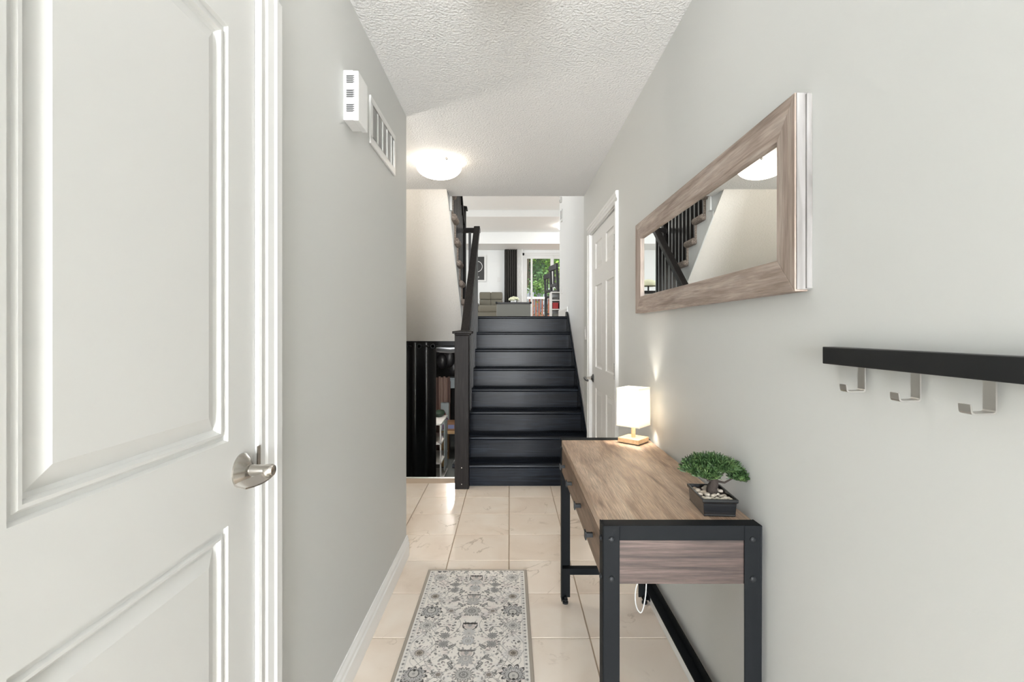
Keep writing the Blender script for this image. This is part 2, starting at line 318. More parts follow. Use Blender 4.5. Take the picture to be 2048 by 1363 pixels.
def door_leaf(name, parent, x, sgn, y0, y1, z0, z1, ycuts, zcuts, m, prof):
    """ycuts / zcuts: panel intervals; everything else is stile or rail"""
    mb = MB(); ys = [y0]+[v for c in ycuts for v in c]+[y1]; zs = [z0]+[v for c in zcuts for v in c]+[z1]
    for k in range(0, len(ys), 2): mb.box(x-sgn*.035, x, ys[k], ys[k+1], z0, z1)
    for k in range(0, len(zs), 2):
        for a, b in ycuts: mb.box(x-sgn*.035, x, a, b, zs[k], zs[k+1])
    leaf = mb.build('leaf', m, parent)
    for a, b in ycuts:
        for c, d in zcuts: panel_ring(x, sgn, a, b, c, d, prof).build('panel', m, leaf)
    return leaf
def casing(parent, x, sgn, y0, y1, z1, wd, mt='white_trim'):
    """stepped casing round an opening y0..y1 up to z1, lying on the wall face x"""
    prof = [(0,.010),(.10,.012),(.16,.007),(.30,.009),(.36,.013),(.62,.015),(.68,.019),(.93,.019),(1,.014)]
    def side(edge, dr):
        return [(edge+dr*wd*a, b) for a, b in prof]
    for edge, dr in ((y0,-1),(y1,1)):
        poly = [(x, edge)]+[(x+sgn*b, yv) for yv, b in side(edge, dr)]+[(x, edge+dr*wd)]
        MB().prism(poly, 'z', 0, z1+wd*.02).build('casing', mt, parent)
    poly = [(x, z1)]+[(x+sgn*b, zv) for zv, b in side(z1, 1)]+[(x, z1+wd)]
    MB().prism(poly, 'y', y0-wd, y1+wd).build('casing', mt, parent)

d1 = thing('door_1', (XL, .76, 0), 'large white two panel closet door at left with lever handle', 'door', kind='structure')
door_leaf('leaf', d1, XL+.002, 1, .45, 1.072, .01, 2.03, [(.545,.974)], [(.20,.856),(1.027,1.87)], 'door_white', PROF1)
m = MB().box(-.70, XL, .43, .447, 0, 2.045).box(-.70, XL, 1.074, 1.085, 0, 2.045).box(-.70, XL, .43, 1.085, 2.033, 2.045); m.build('jamb', 'white_trim', d1)
casing(d1, XL, 1, .44, 1.078, 2.04, .098)
# lever handle: rose, spindle, lever blade, hub
hy, hz = 1.022, .955
hd = MB().lathe([(.036,0),(.036,.003),(.033,.006),(.020,.016),(.014,.020)], (XL+.002, hy, hz), 40, 'x').build('handle', 'satin_nickel', d1, smooth=True)
MB().lathe([(.0122,0),(.0122,.030),(.0118,.032)], (XL+.0225, hy, hz), 32, 'x').build('spindle', 'satin_nickel', hd, smooth=True)
lv = MB(); vs = []
for k in range(15):
    t = k/14; y = hy+.004-.086*t; e = .5-.5*math.cos(math.pi*t)
    E_ = (XL+.070-.014*e, y, hz-.011-.006*math.sin(math.pi*t)-.003*t); F_ = (XL+.058-.014*e-.010*t*t, y, hz-.004-.004*t*t)
    vs += [E_, F_, (F_[0]-.001, y, F_[2]+.003), (E_[0]+.0005, y, E_[2]+.0032)]
lv.add(vs, [(4*k+q, 4*k+(q+1)%4, 4*k+4+(q+1)%4, 4*k+4+q) for k in range(14) for q in range(4)]+[(0,1,2,3),(56,57,58,59)])
lv.lathe([(.0125,0),(.0133,.006),(.0133,.014),(.011,.018),(.004,.0195)], (XL+.053, hy, hz), 28, 'x')
lv.build('lever', 'satin_nickel', hd, smooth=True)
MB().box(XL+.0105, XL+.013, 1.068, 1.08, .935, .995).build('strike_plate', 'satin_nickel', d1)

d2 = thing('door_2', (XR, 3.42, 0), 'white six panel door in the right hall wall beside the stairs', 'door', kind='structure')
door_leaf('leaf', d2, XR+.012, -1, 2.965, 3.885, .01, 2.02, [(3.08,3.33),(3.47,3.73)], [(.2,.81),(.97,1.60),(1.73,1.93)], 'white_trim', PROF2)
MB().box(XR, .77, 2.945, 2.962, 0, 2.04).box(XR, .77, 3.888, 3.905, 0, 2.04).box(XR, .77, 2.945, 3.905, 2.023, 2.04).build('jamb', 'white_trim', d2)
casing(d2, XR, -1, 2.955, 3.895, 2.03, .068)
for z in (.22, 1.0, 1.80):
    hg = MB().tube([(XR-.002, 2.966, z-.05), (XR-.002, 2.966, z+.05)], .008, 10).box(XR+.0105, XR+.013, 2.966, 2.992, z-.05, z+.05).build('hinge', 'hinge_steel', d2)
    for dz in (-.035, 0, .035): MB().lathe([(.0095,-.001),(.0095,.001)], (XR-.002, 2.966, z+dz+.012), 10).build('knuckle_gap', 'dark_slot', hg)
h2 = MB().lathe([(.032,0),(.032,-.006),(.016,-.014),(.011,-.020)], (XR+.012, 3.825, .875), 24, 'x').build('handle', 'hinge_steel', d2, smooth=True)
MB().tube([(XR-.005, 3.825, .875), (XR-.05, 3.825, .875)], .010, 12).build('spindle', 'satin_nickel', h2, smooth=True)
MB().tube([(XR-.052, 3.835, .875), (XR-.056, 3.80, .874), (XR-.056, 3.76, .868), (XR-.050, 3.72, .866)], [.013,.011,.009,.008], 12).build('lever', 'hinge_steel', h2, smooth=True)

# ------------------------------------------------------------------ dark stairs
st = thing('staircase', (0, D1, 0), 'dark stained wooden staircase rising from the tile floor to the living room', 'stairs')
for k in range(1, 9):
    d = D1+(k-1)*T; z = k*R
    x0 = -.462
    y1 = d+T+.035 if k < 8 else d+.10
    prof = [(d+.012, z),(d+.004, z-.004),(d, z-.015),(d+.004, z-.026),(d+.012, z-.03),(y1, z-.03),(y1, z)]
    tr = MB().prism(prof, 'x', 0, .636-x0)
    o = MB().prism(prof, 'x', x0, .637).build('tread', 'stair_wood', st, smooth=True)
    MB().box(-.43, .637, d+.032, d+.046, z-R, z-.03).build('riser', 'stair_wood', st)
    # small cove strip under the nosing
    MB().box(-.43, .637, d+.022, d+.032, z-.043, z-.03).build('cove_strip', 'stair_wood', st)
sl = R/T
def nos(d): return R+(d-D1)*sl
MB().prism([(D1+.015, 0),(D1+.015, nos(D1+.015)+.035),(DT+.02, ZU+.05),(DT+.12, ZU+.05),(DT+.12, ZU-.2),(D1+.25, 0)], 'x', .638, .6535).build('skirt_board', 'stair_wood', st, .001, seg=1)
MB().prism([(D1+.05, 0),(D1+.05, R-.035)]+[p for k in range(1,8) for p in ((D1+k*T+.034, k*R-.035),(D1+k*T+.034, (k+1)*R-.035))]+[(DT+.12, ZU-.035),(DT+.12, 0)], 'x', -.4395, -.4305).build('stringer', 'stair_wood', st)
# newel, handrail, balusters (one balustrade)
bl = thing('stair_balustrade', (-.378, 3.80, 0), 'dark wooden newel post with handrail and balusters beside the dark stairs', 'balustrade')
nx, ny = -.380, 3.828
m = MB().box(nx-.056, nx+.056, ny-.040, ny+.030, 0, 1.215); m.build('newel_post', 'post_wood', bl, .004)
m = MB(); cz = 1.215
for a, b, e in ((0,.014,.062),(.014,.034,.078)): m.box(nx+.006-e, nx+.006+e, ny-.005-e*.8, ny-.005+e*.8, cz+a, cz+b)
m.build('newel_cap', 'post_wood', bl, .004)
m = MB().add([(nx+.006-.07, ny-.06, cz+.034),(nx+.006+.07, ny-.06, cz+.034),(nx+.006+.07, ny+.05, cz+.034),(nx+.006-.07, ny+.05, cz+.034),(nx+.006, ny-.005, cz+.044)], [(0,1,2,3),(0,1,4),(1,2,4),(2,3,4),(3,0,4)]); m.build('newel_cap', 'post_wood', bl)
for z in (.04, .17): MB().lathe([(.004,0),(.004,-.001)], (nx, ny-.040, z), 10, 'y').build('screw_plug', 'satin_nickel', bl)
rx = -.370; ra, rb = ny+.02, DT+.03
def railz(d): return 2.375+(d-DT)*sl
prof = [(ra, railz(ra)-.035),(rb, railz(rb)-.035),(rb, railz(rb)+.035),(ra, railz(ra)+.035)]
MB().prism(prof, 'x', rx-.034, rx+.034).build('handrail', 'post_wood', bl, .006)
for k in range(1, 9):
    for f in (.35, .80):
        d = D1+(k-1)*T+T*f
        if d > DT+.02: continue
        if d < ny+.06: continue
        MB().box(rx-.015, rx+.015, d-.015, d+.015, k*R, railz(d)-.034).build('baluster', 'rail_wood', bl)
# upper guard rail between the handrail and the second newel
ux, uy = -.553, 5.60
gb = thing('landing_balustrade', (ux, uy, ZU), 'dark newel post, rail and balusters climbing the carpeted stairs', 'balustrade')
MB().box(ux-.042, ux+.042, uy-.042, uy+.042, ZU, 2.66).build('newel_post', 'post_wood', gb, .004)
MB().box(ux-.058, ux+.058, uy-.058, uy+.058, 2.66, 2.69).add([(ux-.058,uy-.058,2.69),(ux+.058,uy-.058,2.69),(ux+.058,uy+.058,2.69),(ux-.058,uy+.058,2.69),(ux,uy,2.715)], [(0,1,2,3),(0,1,4),(1,2,4),(2,3,4),(3,0,4)]).build('newel_cap', 'post_wood', gb)
MB().box(ux+.042, rx+.034, 5.44, 5.50, railz(DT)-.005, railz(DT)+.045).build('handrail', 'post_wood', gb, .004)
MB().box(ux-.02, ux+.02, 5.50, 5.558, railz(DT)-.005, railz(DT)+.045).build('handrail', 'post_wood', gb)
for x in (-.455,): MB().box(x-.015, x+.015, 5.455, 5.485, ZU, railz(DT)).build('baluster', 'rail_wood', gb)
CR, CT, CD = .183, .215, 5.5
csl = CR/CT
def crail(d): return 2.50+(5.56-d)*csl
MB().prism([(5.558, crail(5.558)-.03),(5.558, crail(5.558)+.03),(4.30, crail(4.30)+.03),(4.30, crail(4.30)-.03)], 'x', ux-.032, ux+.032).build('handrail', 'post_wood', gb, .005)
for k in range(1, 6):
    for f in (.22, .72):
        d = CD-(k-1)*CT-CT*f
        MB().box(ux-.016, ux+.016, d-.016, d+.016, ZU+k*CR, crail(d)-.03).build('baluster', 'rail_wood', gb)
# ------------------------------------------------------------------ carpeted stairs
cs = thing('carpeted_stairs', (-1.06, CD, ZU), 'taupe carpeted stairs climbing toward the viewer above the stippled sloping soffit', 'stairs')
XS = -.53
low0, low1 = (4.03, HZ), (5.57, HZ-.85*1.54)
top = [(CD+.0, ZU)]
for k in range(1, 8): top += [(CD-(k-1)*CT, ZU+k*CR-.012), (CD-k*CT, ZU+k*CR-.012)]
end = top[-1]
MB().prism([(low1[0], low1[1]+.02), (5.57, ZU-.002), *top, (4.0, end[1]), (4.0, HZ+.03), (4.036, HZ+.012)], 'x', -1.598, XS-.006).build('stair_body', 'upper_paint', cs)
MB().prism([(low0[0], low0[1]),(low1[0], low1[1]),(low1[0], low1[1]+.02),(low0[0], low0[1]+.02)], 'x', -1.598, XS).build('soffit', 'soffit_stipple', cs)
MB().prism([(4.24, HZ-.18+.05),(5.55, low1[1]+.07),(5.55, low1[1]+.02),(4.24, HZ-.18+.0)], 'x', XS-.006, XS+.004).build('stringer_trim', 'white_trim', cs)
MB().box(XS-.005, XS+.012, 4.285, 4.33, HZ-.11, HZ+.25).build('end_trim', 'white_trim', cs)
for k in range(1, 7):
    z = ZU+k*CR; a, b = CD-k*CT-.012, CD-(k-1)*CT+.028
    MB().box(-1.596, -.489, a, b, z-.058, z+.006).build('carpet_tread', 'carpet', cs, .028, seg=4, smooth=True)
    MB().box(-1.596, -.520, a+.004, a+.034, z-.02, z+CR-.04).build('carpet_riser', 'carpet', cs, .010, smooth=True)
MB().box(-1.596, -.520, CD-.010, CD+.022, ZU, ZU+CR-.04).build('carpet_riser', 'carpet', cs, .010, smooth=True)

# ------------------------------------------------------------------ basement stairs, curtain, storage
bs = thing('basement_stairs', (-1.0, 4.1, ZB), 'grey steps going down to the basement behind the tile edge', 'stairs')
for k in range(1, 6): MB().box(-1.598, -.442, 4.10+(k-1)*.24, 4.10+k*.24+.02, -.2*k-.03, -.2*k).build('tread', 'concrete', bs); 
for k in range(0, 6): MB().box(-1.598, -.442, 4.088+k*.24+.014, 4.10+k*.24+.014, -.2*(k+1), -.2*k-.03).build('riser', 'concrete', bs)
struct(MB().box(-4.3, 4.9, 4.0, DB+.2, ZB-.1, ZB).build('floor_basement', 'concrete'), 'bare grey concrete basement floor seen past the curtain', 'floor')
struct(MB().box(-.43, -.30, 4.2, 9.0, ZB, .1).build('wall_basement_right', 'concrete'), 'dark basement partition wall under the stairs', 'wall')
struct(MB().box(-4.3, 4.9, DB, DB+.15, ZB, ZU-.27).build('wall_basement_back', 'bag_black'), 'near-black rear wall of the basement', 'wall')
rod = thing('curtain_rod', (-1.02, 5.52, 1.07), 'black curtain rod under the sloping soffit at the basement opening', 'rod')
MB().tube([(-1.598, 5.52, 1.075), (-.445, 5.52, 1.075)], .011, 12).build('pole', 'rod_black', rod, smooth=True)
MB().lathe([(.025,0),(.025,.004)], (-1.598, 5.52, 1.075), 16, 'x').build('end_flange', 'rod_black', rod)
def drape(name, mt, x0, x1, y, z0, z1, folds, amp, parent=None, nx_=60, th=.004, flare=0, label=None):
    m = MB(); nz = 14; vs = []
    for lay in (0, 1):
        for k in range(nz+1):
            t = k/nz; z = z0+(z1-z0)*t
            for i in range(nx_+1):
                u = i/nx_; a = amp*(.75+.25*(1-t))
                x = x0+(x1-x0)*u+flare*(1-t)*(u-.5)
                vs.append((x, y+lay*th+a*math.sin(u*folds*2*math.pi+.5*math.sin(u*9))*(1+.25*math.sin(u*23)), z))
    W = nx_+1; L = W*(nz+1)
    fs = [(k*W+i, k*W+i+1, (k+1)*W+i+1, (k+1)*W+i) for k in range(nz) for i in range(nx_)]
    fs += [(L+k*W+i, L+(k+1)*W+i, L+(k+1)*W+i+1, L+k*W+i+1) for k in range(nz) for i in range(nx_)]
    for i in range(nx_): fs += [(i, L+i, L+i+1, i+1), (nz*W+i, nz*W+i+1, L+nz*W+i+1, L+nz*W+i)]
    for k in range(nz): fs += [(k*W, (k+1)*W, L+(k+1)*W, L+k*W), (k*W+nx_, L+k*W+nx_, L+(k+1)*W+nx_, (k+1)*W+nx_)]
    m.add(vs, fs); return m.build(name, mt, parent, smooth=True)
bc = thing('grommet_curtain', (-1.2, 5.52, -1.0), 'glossy black curtain hanging across the basement opening', 'curtain')
drape('cloth', 'gloss_black_cloth', -1.58, -.845, 5.518, -.98, 1.118, 2.6, .034, bc, 120)
for k in range(5):
    x = -1.5+k*.155
    MB().lathe([(.026,-.004),(.030,0),(.026,.004),(.018,.004),(.015,0),(.018,-.004)], (x, 5.478, 1.075), 18, 'y').build('grommet', 'bolt_black', bc, smooth=True)
def block(name, mt, x0,x1,y0,y1,z0,z1, label, cat, bevel=.006, group=None): return tag(MB().box(x0,x1,y0,y1,z0,z1).build(name, mt, None, bevel, origin=((x0+x1)/2,(y0+y1)/2,z0)), label, cat, group)
def pxx(px, d): return (px-VPX)*d/FPX
def pzz(py, d): return HC+(VPY-py)*d/FPX
# foil wrapped duct
m = MB(); pts = [(-2.6+.13*i, 6.3+.01*math.sin(i*2.3), 1.03+.012*math.sin(i*1.7)) for i in range(17)]
m.tube(pts, [.062+.006*math.sin(i*2.9) for i in range(17)], 14); tag(m.build('foil_duct', 'foil', smooth=True), 'silver foil wrapped duct below the basement ceiling', 'duct')
tag(MB().box(-3.2,-.5,6.22,6.26,1.04,1.13).build('ceiling_joist', 'bag_black', None, .003), 'rough timber joist above the silver duct', 'joist')
# work table and things on it, seen between curtain and newel
wt = thing('work_table', (-1.15, 8.9, ZB), 'low timber work table in the dim basement', 'table')
tz = pzz(862, 8.6)
MB().box(pxx(880,8.6), -.45, 8.6, 9.3, tz-.05, tz).build('tabletop', 'pine_board', wt, .004)
for x in (pxx(880,8.6)+.05, -.52):
    for y in (8.68, 9.22): MB().box(x-.03, x+.03, y-.03, y+.03, ZB, tz-.05).build('leg', 'pine_board', wt)
def printed(name, x0,x1,y0,y1,z0,z1, m1, m2, label):
    t = thing(name, ((x0+x1)/2,(y0+y1)/2,z0), label, 'box')
    MB().box(x0,x1,y0,y1,z0,z1).build('carton', m1, t, .004); MB().box(x0+.03,x1-.03,y0-.002,y0,z0+.03,z1-.03).build('printed_panel', m2, t)
    MB().box(x0-.002,x1+.002,y0-.003,y1+.003,z1,z1+.012).build('lid', m1, t, .003); return t
printed('shoe_box', pxx(893,8.7), pxx(912,8.7), 8.68, 8.95, tz, tz+.13, 'box_brown', 'print_blue', 'brown shoe box with blue print on the basement work table')
printed('toy_box', pxx(882,8.65), pxx(892,8.65), 8.62, 8.85, tz, tz+.15, 'box_gray', 'cloth_purple', 'small grey toy box beside the brown shoe box')
def heap(name, mt, c, r, label, cat, seed):
    rr = random.Random(seed); m = MB().sphere(c, r, 18, 12); 
    m.v = [(x+.12*r[0]*math.sin(9*y/r[1]+seed), y, z+.16*r[2]*math.sin(7*x/r[0]+3*seed)*math.cos(5*y/r[1])) for x,y,z in m.v]
    return tag(m.build(name, mt, None, 0, True), label, cat)
heap('folded_cloth', 'cloth_red', (pxx(881,8.9), 8.9, pzz(828,8.9)), (.09,.1,.09), 'crumpled dark red cloth heaped behind the toy box', 'cloth', 1)
heap('folded_cloth', 'cloth_purple', (pxx(886,9.0), 9.0, pzz(842,9.0)), (.10,.1,.08), 'crumpled purple cloth heaped on the basement work table', 'cloth', 2)
tall = thing('plank_partition', (pxx(880,9.6), 9.6, ZB), 'striped reddish wooden panel standing in the basement', 'panel')
za, zb = pzz(806, 9.6), pzz(752, 9.6)
for k in range(7):
    x = pxx(868,9.6)+k*.047; MB().box(x, x+.043, 9.55, 9.58, ZB, zb-.02*((k*3)%2)).build('plank', 'striped_board', tall, .002, seg=1)
MB().box(pxx(868,9.6), pxx(868,9.6)+.33, 9.58, 9.61, za, zb-.1).build('rail', 'striped_board', tall)
wb = thing('white_board_box', (pxx(889,9.2), 9.2, tz), 'pale blue grey box standing upright on the work table', 'box')
MB().box(pxx(882,9.2), pxx(898,9.2), 9.16, 9.28, tz, pzz(805,9.2)).build('carton', 'box_gray', wb, .004); MB().box(pxx(884,9.2), pxx(896,9.2), 9.157, 9.16, pzz(840,9.2), pzz(812,9.2)).build('label_panel', 'box_gray', wb)
hb = thing('hanging_bin', (pxx(904,9.9), 9.9, ZB), 'grey storage tote on a dark rack at the back of the basement', 'tote')
MB().box(pxx(898,9.9), pxx(914,9.9), 9.8, 10.1, pzz(775,9.9), pzz(757,9.9)).build('tub', 'box_gray', hb, .01); MB().box(pxx(897,9.9), pxx(915,9.9), 9.79, 10.11, pzz(757,9.9), pzz(754,9.9)).build('lid', 'box_gray', hb, .004)
for x in (pxx(899,9.9), pxx(913,9.9)): MB().box(x-.015, x+.015, 9.85, 9.88, ZB, pzz(775,9.9)).build('rack_leg', 'bag_black', hb)
for n_, (px, py, r) in enumerate(((884,722,.10),(898,716,.12),(907,735,.11))):
    d = 9.4+.2*n_; c = (pxx(px,d), d, pzz(py,d)); t = thing('hanging_bag', c, ['slack black bag hanging left in the dark basement', 'large black bag hanging between two others in the basement', 'black bag hanging nearest the newel in the basement'][n_], 'bag', 'bags hanging in the basement')
    m = MB().sphere(c, (r, .08, r*1.5), 14, 10); m.build('pouch', 'bag_black', t, smooth=True); MB().tube([(c[0]-.05,d,c[2]+r*1.3),(c[0],d,ZU-.28),(c[0]+.05,d,c[2]+r*1.3)], .008, 6).build('strap', 'bag_black', t)
# white shelf unit on the left with white panel edge
su = thing('storage_shelf', (pxx(879,8.0), 8.0, ZB), 'white shelving unit half hidden by the black curtain', 'shelf')
xs = pxx(884,7.6); zt = pzz(845,7.6)
MB().box(xs-.35, xs-.33, 7.5, 8.3, ZB, zt).build('side_panel', 'white_plastic', su); MB().box(xs-.02, xs, 7.5, 7.53, ZB+.05, zt).build('side_panel', 'white_plastic', su)
for k in range(4): MB().box(xs-.33, xs, 7.5, 8.3, ZB+.06+k*(zt-ZB-.08)/3, ZB+.08+k*(zt-ZB-.08)/3).build('shelf_board', 'white_plastic', su)
MB().box(xs-.012, xs+.001, 7.9, 8.25, ZB+.15, zt-.05).build('drawer_front', 'box_gray', su, .004)
MB().box(xs-.06, xs+.02, 7.44, 7.52, ZB, ZB+.05).build('foot_block', 'white_plastic', su, .004)
heap('garden_bag', 'green_plastic', (pxx(880,8.2), 8.15, zt+.06), (.09,.12,.055), 'dark green plastic bag on top of the white shelving unit', 'bag', 4)
bulb = thing('basement_fill', (-.78, 7.0, ZU-.27), 'added basement fill bulb hidden behind the newel post', 'lamp')  # bulb added out of sight to brighten the basement
MB().lathe([(.05,0),(.05,-.03),(.02,-.04)], (-.78,7.0,ZU-.271), 16).build('socket', 'white_plastic', bulb); MB().sphere((-.78,7.0,ZU-.36), .055).build('bulb', 'basement_fill_glow', bulb, smooth=True)

# ------------------------------------------------------------------ ceiling lights
def dome(name, c, r, glass, label, group=None):
    t = thing(name, c, label, 'ceiling light', group)
    MB().lathe([(r*.95,0),(r*.95,-.018),(r*.80,-.026)], c, 40).build('pan', 'white_plastic', t, smooth=True)
    prof = [(r*.9,-.028),(r,-.030),(r*1.0,-.036)]+[(r*(math.cos(a)**.85), -.036-.078*math.sin(a)) for a in [math.pi/2*k/9 for k in range(1,9)]]+[(r*.05,-.114)]
    b = MB().lathe(prof, c, 40).build('glass_bowl', glass, t, smooth=True)
    for k in range(3):
        a = -1.1+k*2*math.pi/3; MB().sphere((c[0]+r*.97*math.cos(a), c[1]+r*.97*math.sin(a), c[2]-.030), (.011,.011,.011), 10, 8).build('clip', 'satin_nickel', t, smooth=True)
    return t
dome('ceiling_light', (-.497, 3.37, HZ), .158, 'foyer_bowl', 'round frosted glass flush ceiling light glowing warm near the stairs')
dome('ceiling_light', (0.0, 1.38, HZ), .17, 'entry_bowl', 'round frosted ceiling light over the rug and console table, just above the frame')
dome('ceiling_light', (1.29, 11.2, ZC-.145), .17, 'upper_bowl', 'white dome ceiling light in the living room upstairs')
dome('ceiling_light', (-1.0, 8.3, ZC), .2, 'upper_bowl', 'added out of view dome light brightening the upstairs landing')  # unseen dome added for more light upstairs
dome('ceiling_light', (.1, 5.3, ZC), .17, 'upper_bowl', 'added out of view dome light above the dark stairs')  # second unseen dome, added to light the stair head
ws = thing('fill_globe', (-1.6, 3.15, 1.75), 'added out of view glass globe fill light on the stairwell wall left of the stairs', 'fill light')  # unseen globe added to fill soffit, stairs and right wall with light
MB().lathe([(.05,0),(.05,.012),(.02,.02),(.012,.06)], (-1.6,3.15,1.75), 24, 'x').build('backplate', 'satin_nickel', ws, smooth=True); MB().sphere((-1.46,3.15,1.77), .085, 24, 16).build('globe', 'fill_globe_glow', ws, smooth=True)
dl = thing('downlight', (pxx(956,11.6), 11.6, ZC-.145), 'small recessed downlight in the living room ceiling', 'downlight')
MB().lathe([(.06,0),(.055,-.006),(.04,-.006)], (pxx(956,11.6), 11.6, ZC-.1455), 24).build('trim_ring', 'white_plastic', dl, smooth=True); MB().lathe([(.04,-.006),(.038,-.008)], (pxx(956,11.6), 11.6, ZC-.1455), 24).build('lens', 'upper_bowl', dl)

# ------------------------------------------------------------------ wall fittings
ch = thing('chime_box', (XL, 1.70, 1.975), 'white plastic door chime box with vent slots high on the left wall', 'chime')
MB().box(XL, XL+.034, 1.652, 1.75, 1.978, 2.15).build('base', 'white_plastic', ch, .002); MB().box(XL+.034, XL+.054, 1.648, 1.755, 1.975, 2.146).build('cover', 'white_plastic', ch, .003)
for g in range(3):
    for k in range(4):
        z = 2.128-g*.0495-k*.0070; MB().box(XL+.012, XL+.040, 1.6475, 1.6525, z-.0016, z+.0016).build('vent_slot', 'dark_slot', ch)
vg = thing('air_grille', (XL, 2.16, 2.017), 'white louvred return air grille high on the left wall', 'vent')
y0, y1, z0, z1 = 1.955, 2.375, 2.017, 2.215; fr = .030
MB().box(XL, XL+.009, y0, y1, z0, z0+fr).box(XL, XL+.009, y0, y1, z1-fr, z1).box(XL, XL+.009, y0, y0+fr, z0+fr, z1-fr).box(XL, XL+.009, y1-fr, y1, z0+fr, z1-fr).build('frame', 'white_plastic', vg, .0025)
MB().box(XL, XL+.0008, y0+fr, y1-fr, z0+fr, z1-fr).build('backing', 'box_gray', vg)
for k in range(17):
    z = z0+fr+.004+k*.0081
    MB().prism([(XL+.001, z+.0035),(XL+.0065, z),(XL+.0065, z+.003),(XL+.001, z+.0065)], 'y', y0+fr, y1-fr).build('louver', 'white_plastic', vg)
for k in range(1, 5):
    y = y0+fr+k*(y1-y0-2*fr)/4.6; MB().box(XL+.001, XL+.0085, y-.0035, y+.0035, z0+fr, z1-fr).build('divider', 'white_plastic', vg)
def plate(x, y, z, sgn, label, hh=.115, ww=.07, cat='switch'):
    t = thing('light_switch' if cat == 'switch' else 'wall_outlet', (x, y, z), label, cat)
    MB().box(x, x+sgn*.006, y-ww/2, y+ww/2, z-hh/2, z+hh/2).build('plate', 'white_plastic', t, .002)
    MB().box(x+sgn*.006, x+sgn*.010, y-.017, y+.017, z-.033, z+.033).build('rocker', 'white_plastic', t, .0015); return t
plate(XR, 4.13, 1.232, -1, 'white light switch on the right wall between the panelled door and stairs')
plate(.661, 6.05, pzz(577,6.05), -1, 'white wall outlet on the bright wall above the stairs', .12, .075, 'outlet')
th = thing('thermostat', (.661, 6.05, pzz(433,6.05)), 'slim thermostat with dark screen on the bright stair wall', 'thermostat')
MB().box(.661, .645, 5.99, 6.09, pzz(443,6.05), pzz(420,6.05)).build('body', 'white_plastic', th, .003); MB().box(.6455, .6435, 6.0, 6.06, pzz(439,6.05), pzz(422,6.05)).build('screen', 'dark_slot', th)
dt = thing('motion_sensor', (.661, 6.1, pzz(402,6.1)), 'small white sensor high on the bright stair wall', 'sensor')
MB().box(.661, .635, 6.07, 6.13, pzz(405,6.1), pzz(394,6.1)).build('body', 'white_plastic', dt, .004); MB().box(.635, .632, 6.085, 6.115, pzz(404,6.1), pzz(400,6.1)).build('lens', 'box_gray', dt)
t = thing('light_switch', (pxx(997.5,DB), DB, pzz(558,DB)), 'white light switch on the rear living room wall beside the dark curtain', 'switch')
MB().box(pxx(995,DB), pxx(1001,DB), DB-.006, DB, pzz(563,DB), pzz(554,DB)).build('plate', 'white_plastic', t, .002); MB().box(pxx(997,DB), pxx(999,DB), DB-.011, DB-.006, pzz(560,DB), pzz(557,DB)).build('rocker', 'white_plastic', t)

# mirror
mr = thing('wall_mirror', (XR, 1.72, 1.34), 'long rectangular mirror in a weathered grey brown wooden frame on the right wall', 'mirror')
xf = XR-.033; A, B, Z0, Z1, fw = 1.047, 2.375, 1.338, 1.772, .078
def mitre(y0, z0, y1, z1, iy0, iz0, iy1, iz1, mt):
    P = [(y0,z0),(y1,z1),(iy1,iz1),(iy0,iz0)]; vs = []
    for (y, z), xx in zip(P, (0,0,1,1)): vs.append((xf+.004*xx, y, z))
    for (y, z) in P: vs.append((XR-.004, y, z))
    MB().add(vs, [(0,1,2,3),(4,7,6,5),(0,4,5,1),(1,5,6,2),(2,6,7,3),(3,7,4,0)]).build('frame_rail', mt, mr, .0015)
mitre(A,Z1,B,Z1, A+fw,Z1-fw,B-fw,Z1-fw, 'frame_wood_long'); mitre(A,Z0,B,Z0, A+fw,Z0+fw,B-fw,Z0+fw, 'frame_wood_long')
mitre(A,Z0,A,Z1, A+fw,Z0+fw,A+fw,Z1-fw, 'frame_wood_tall'); mitre(B,Z0,B,Z1, B-fw,Z0+fw,B-fw,Z1-fw, 'frame_wood_tall')
MB().box(xf+.003, XR, A-.004, A, Z0+.004, Z1-.002).build('frame_edge', 'frame_edge', mr, .001)
MB().box(XR-.012, XR, A-.010, A-.004, Z0+.006, Z1-.006).build('frame_edge', 'frame_edge', mr, .001)
MB().box(xf+.0135, xf+.0155, A+fw-.004, B-fw+.004, Z0+fw-.004, Z1-fw+.004).build('glass', 'mirror_glass', mr)
MB().box(xf+.0155, XR, A+fw*.6, B-fw*.6, Z0+fw*.6, Z1-fw*.6).build('backing_board', 'box_brown', mr)

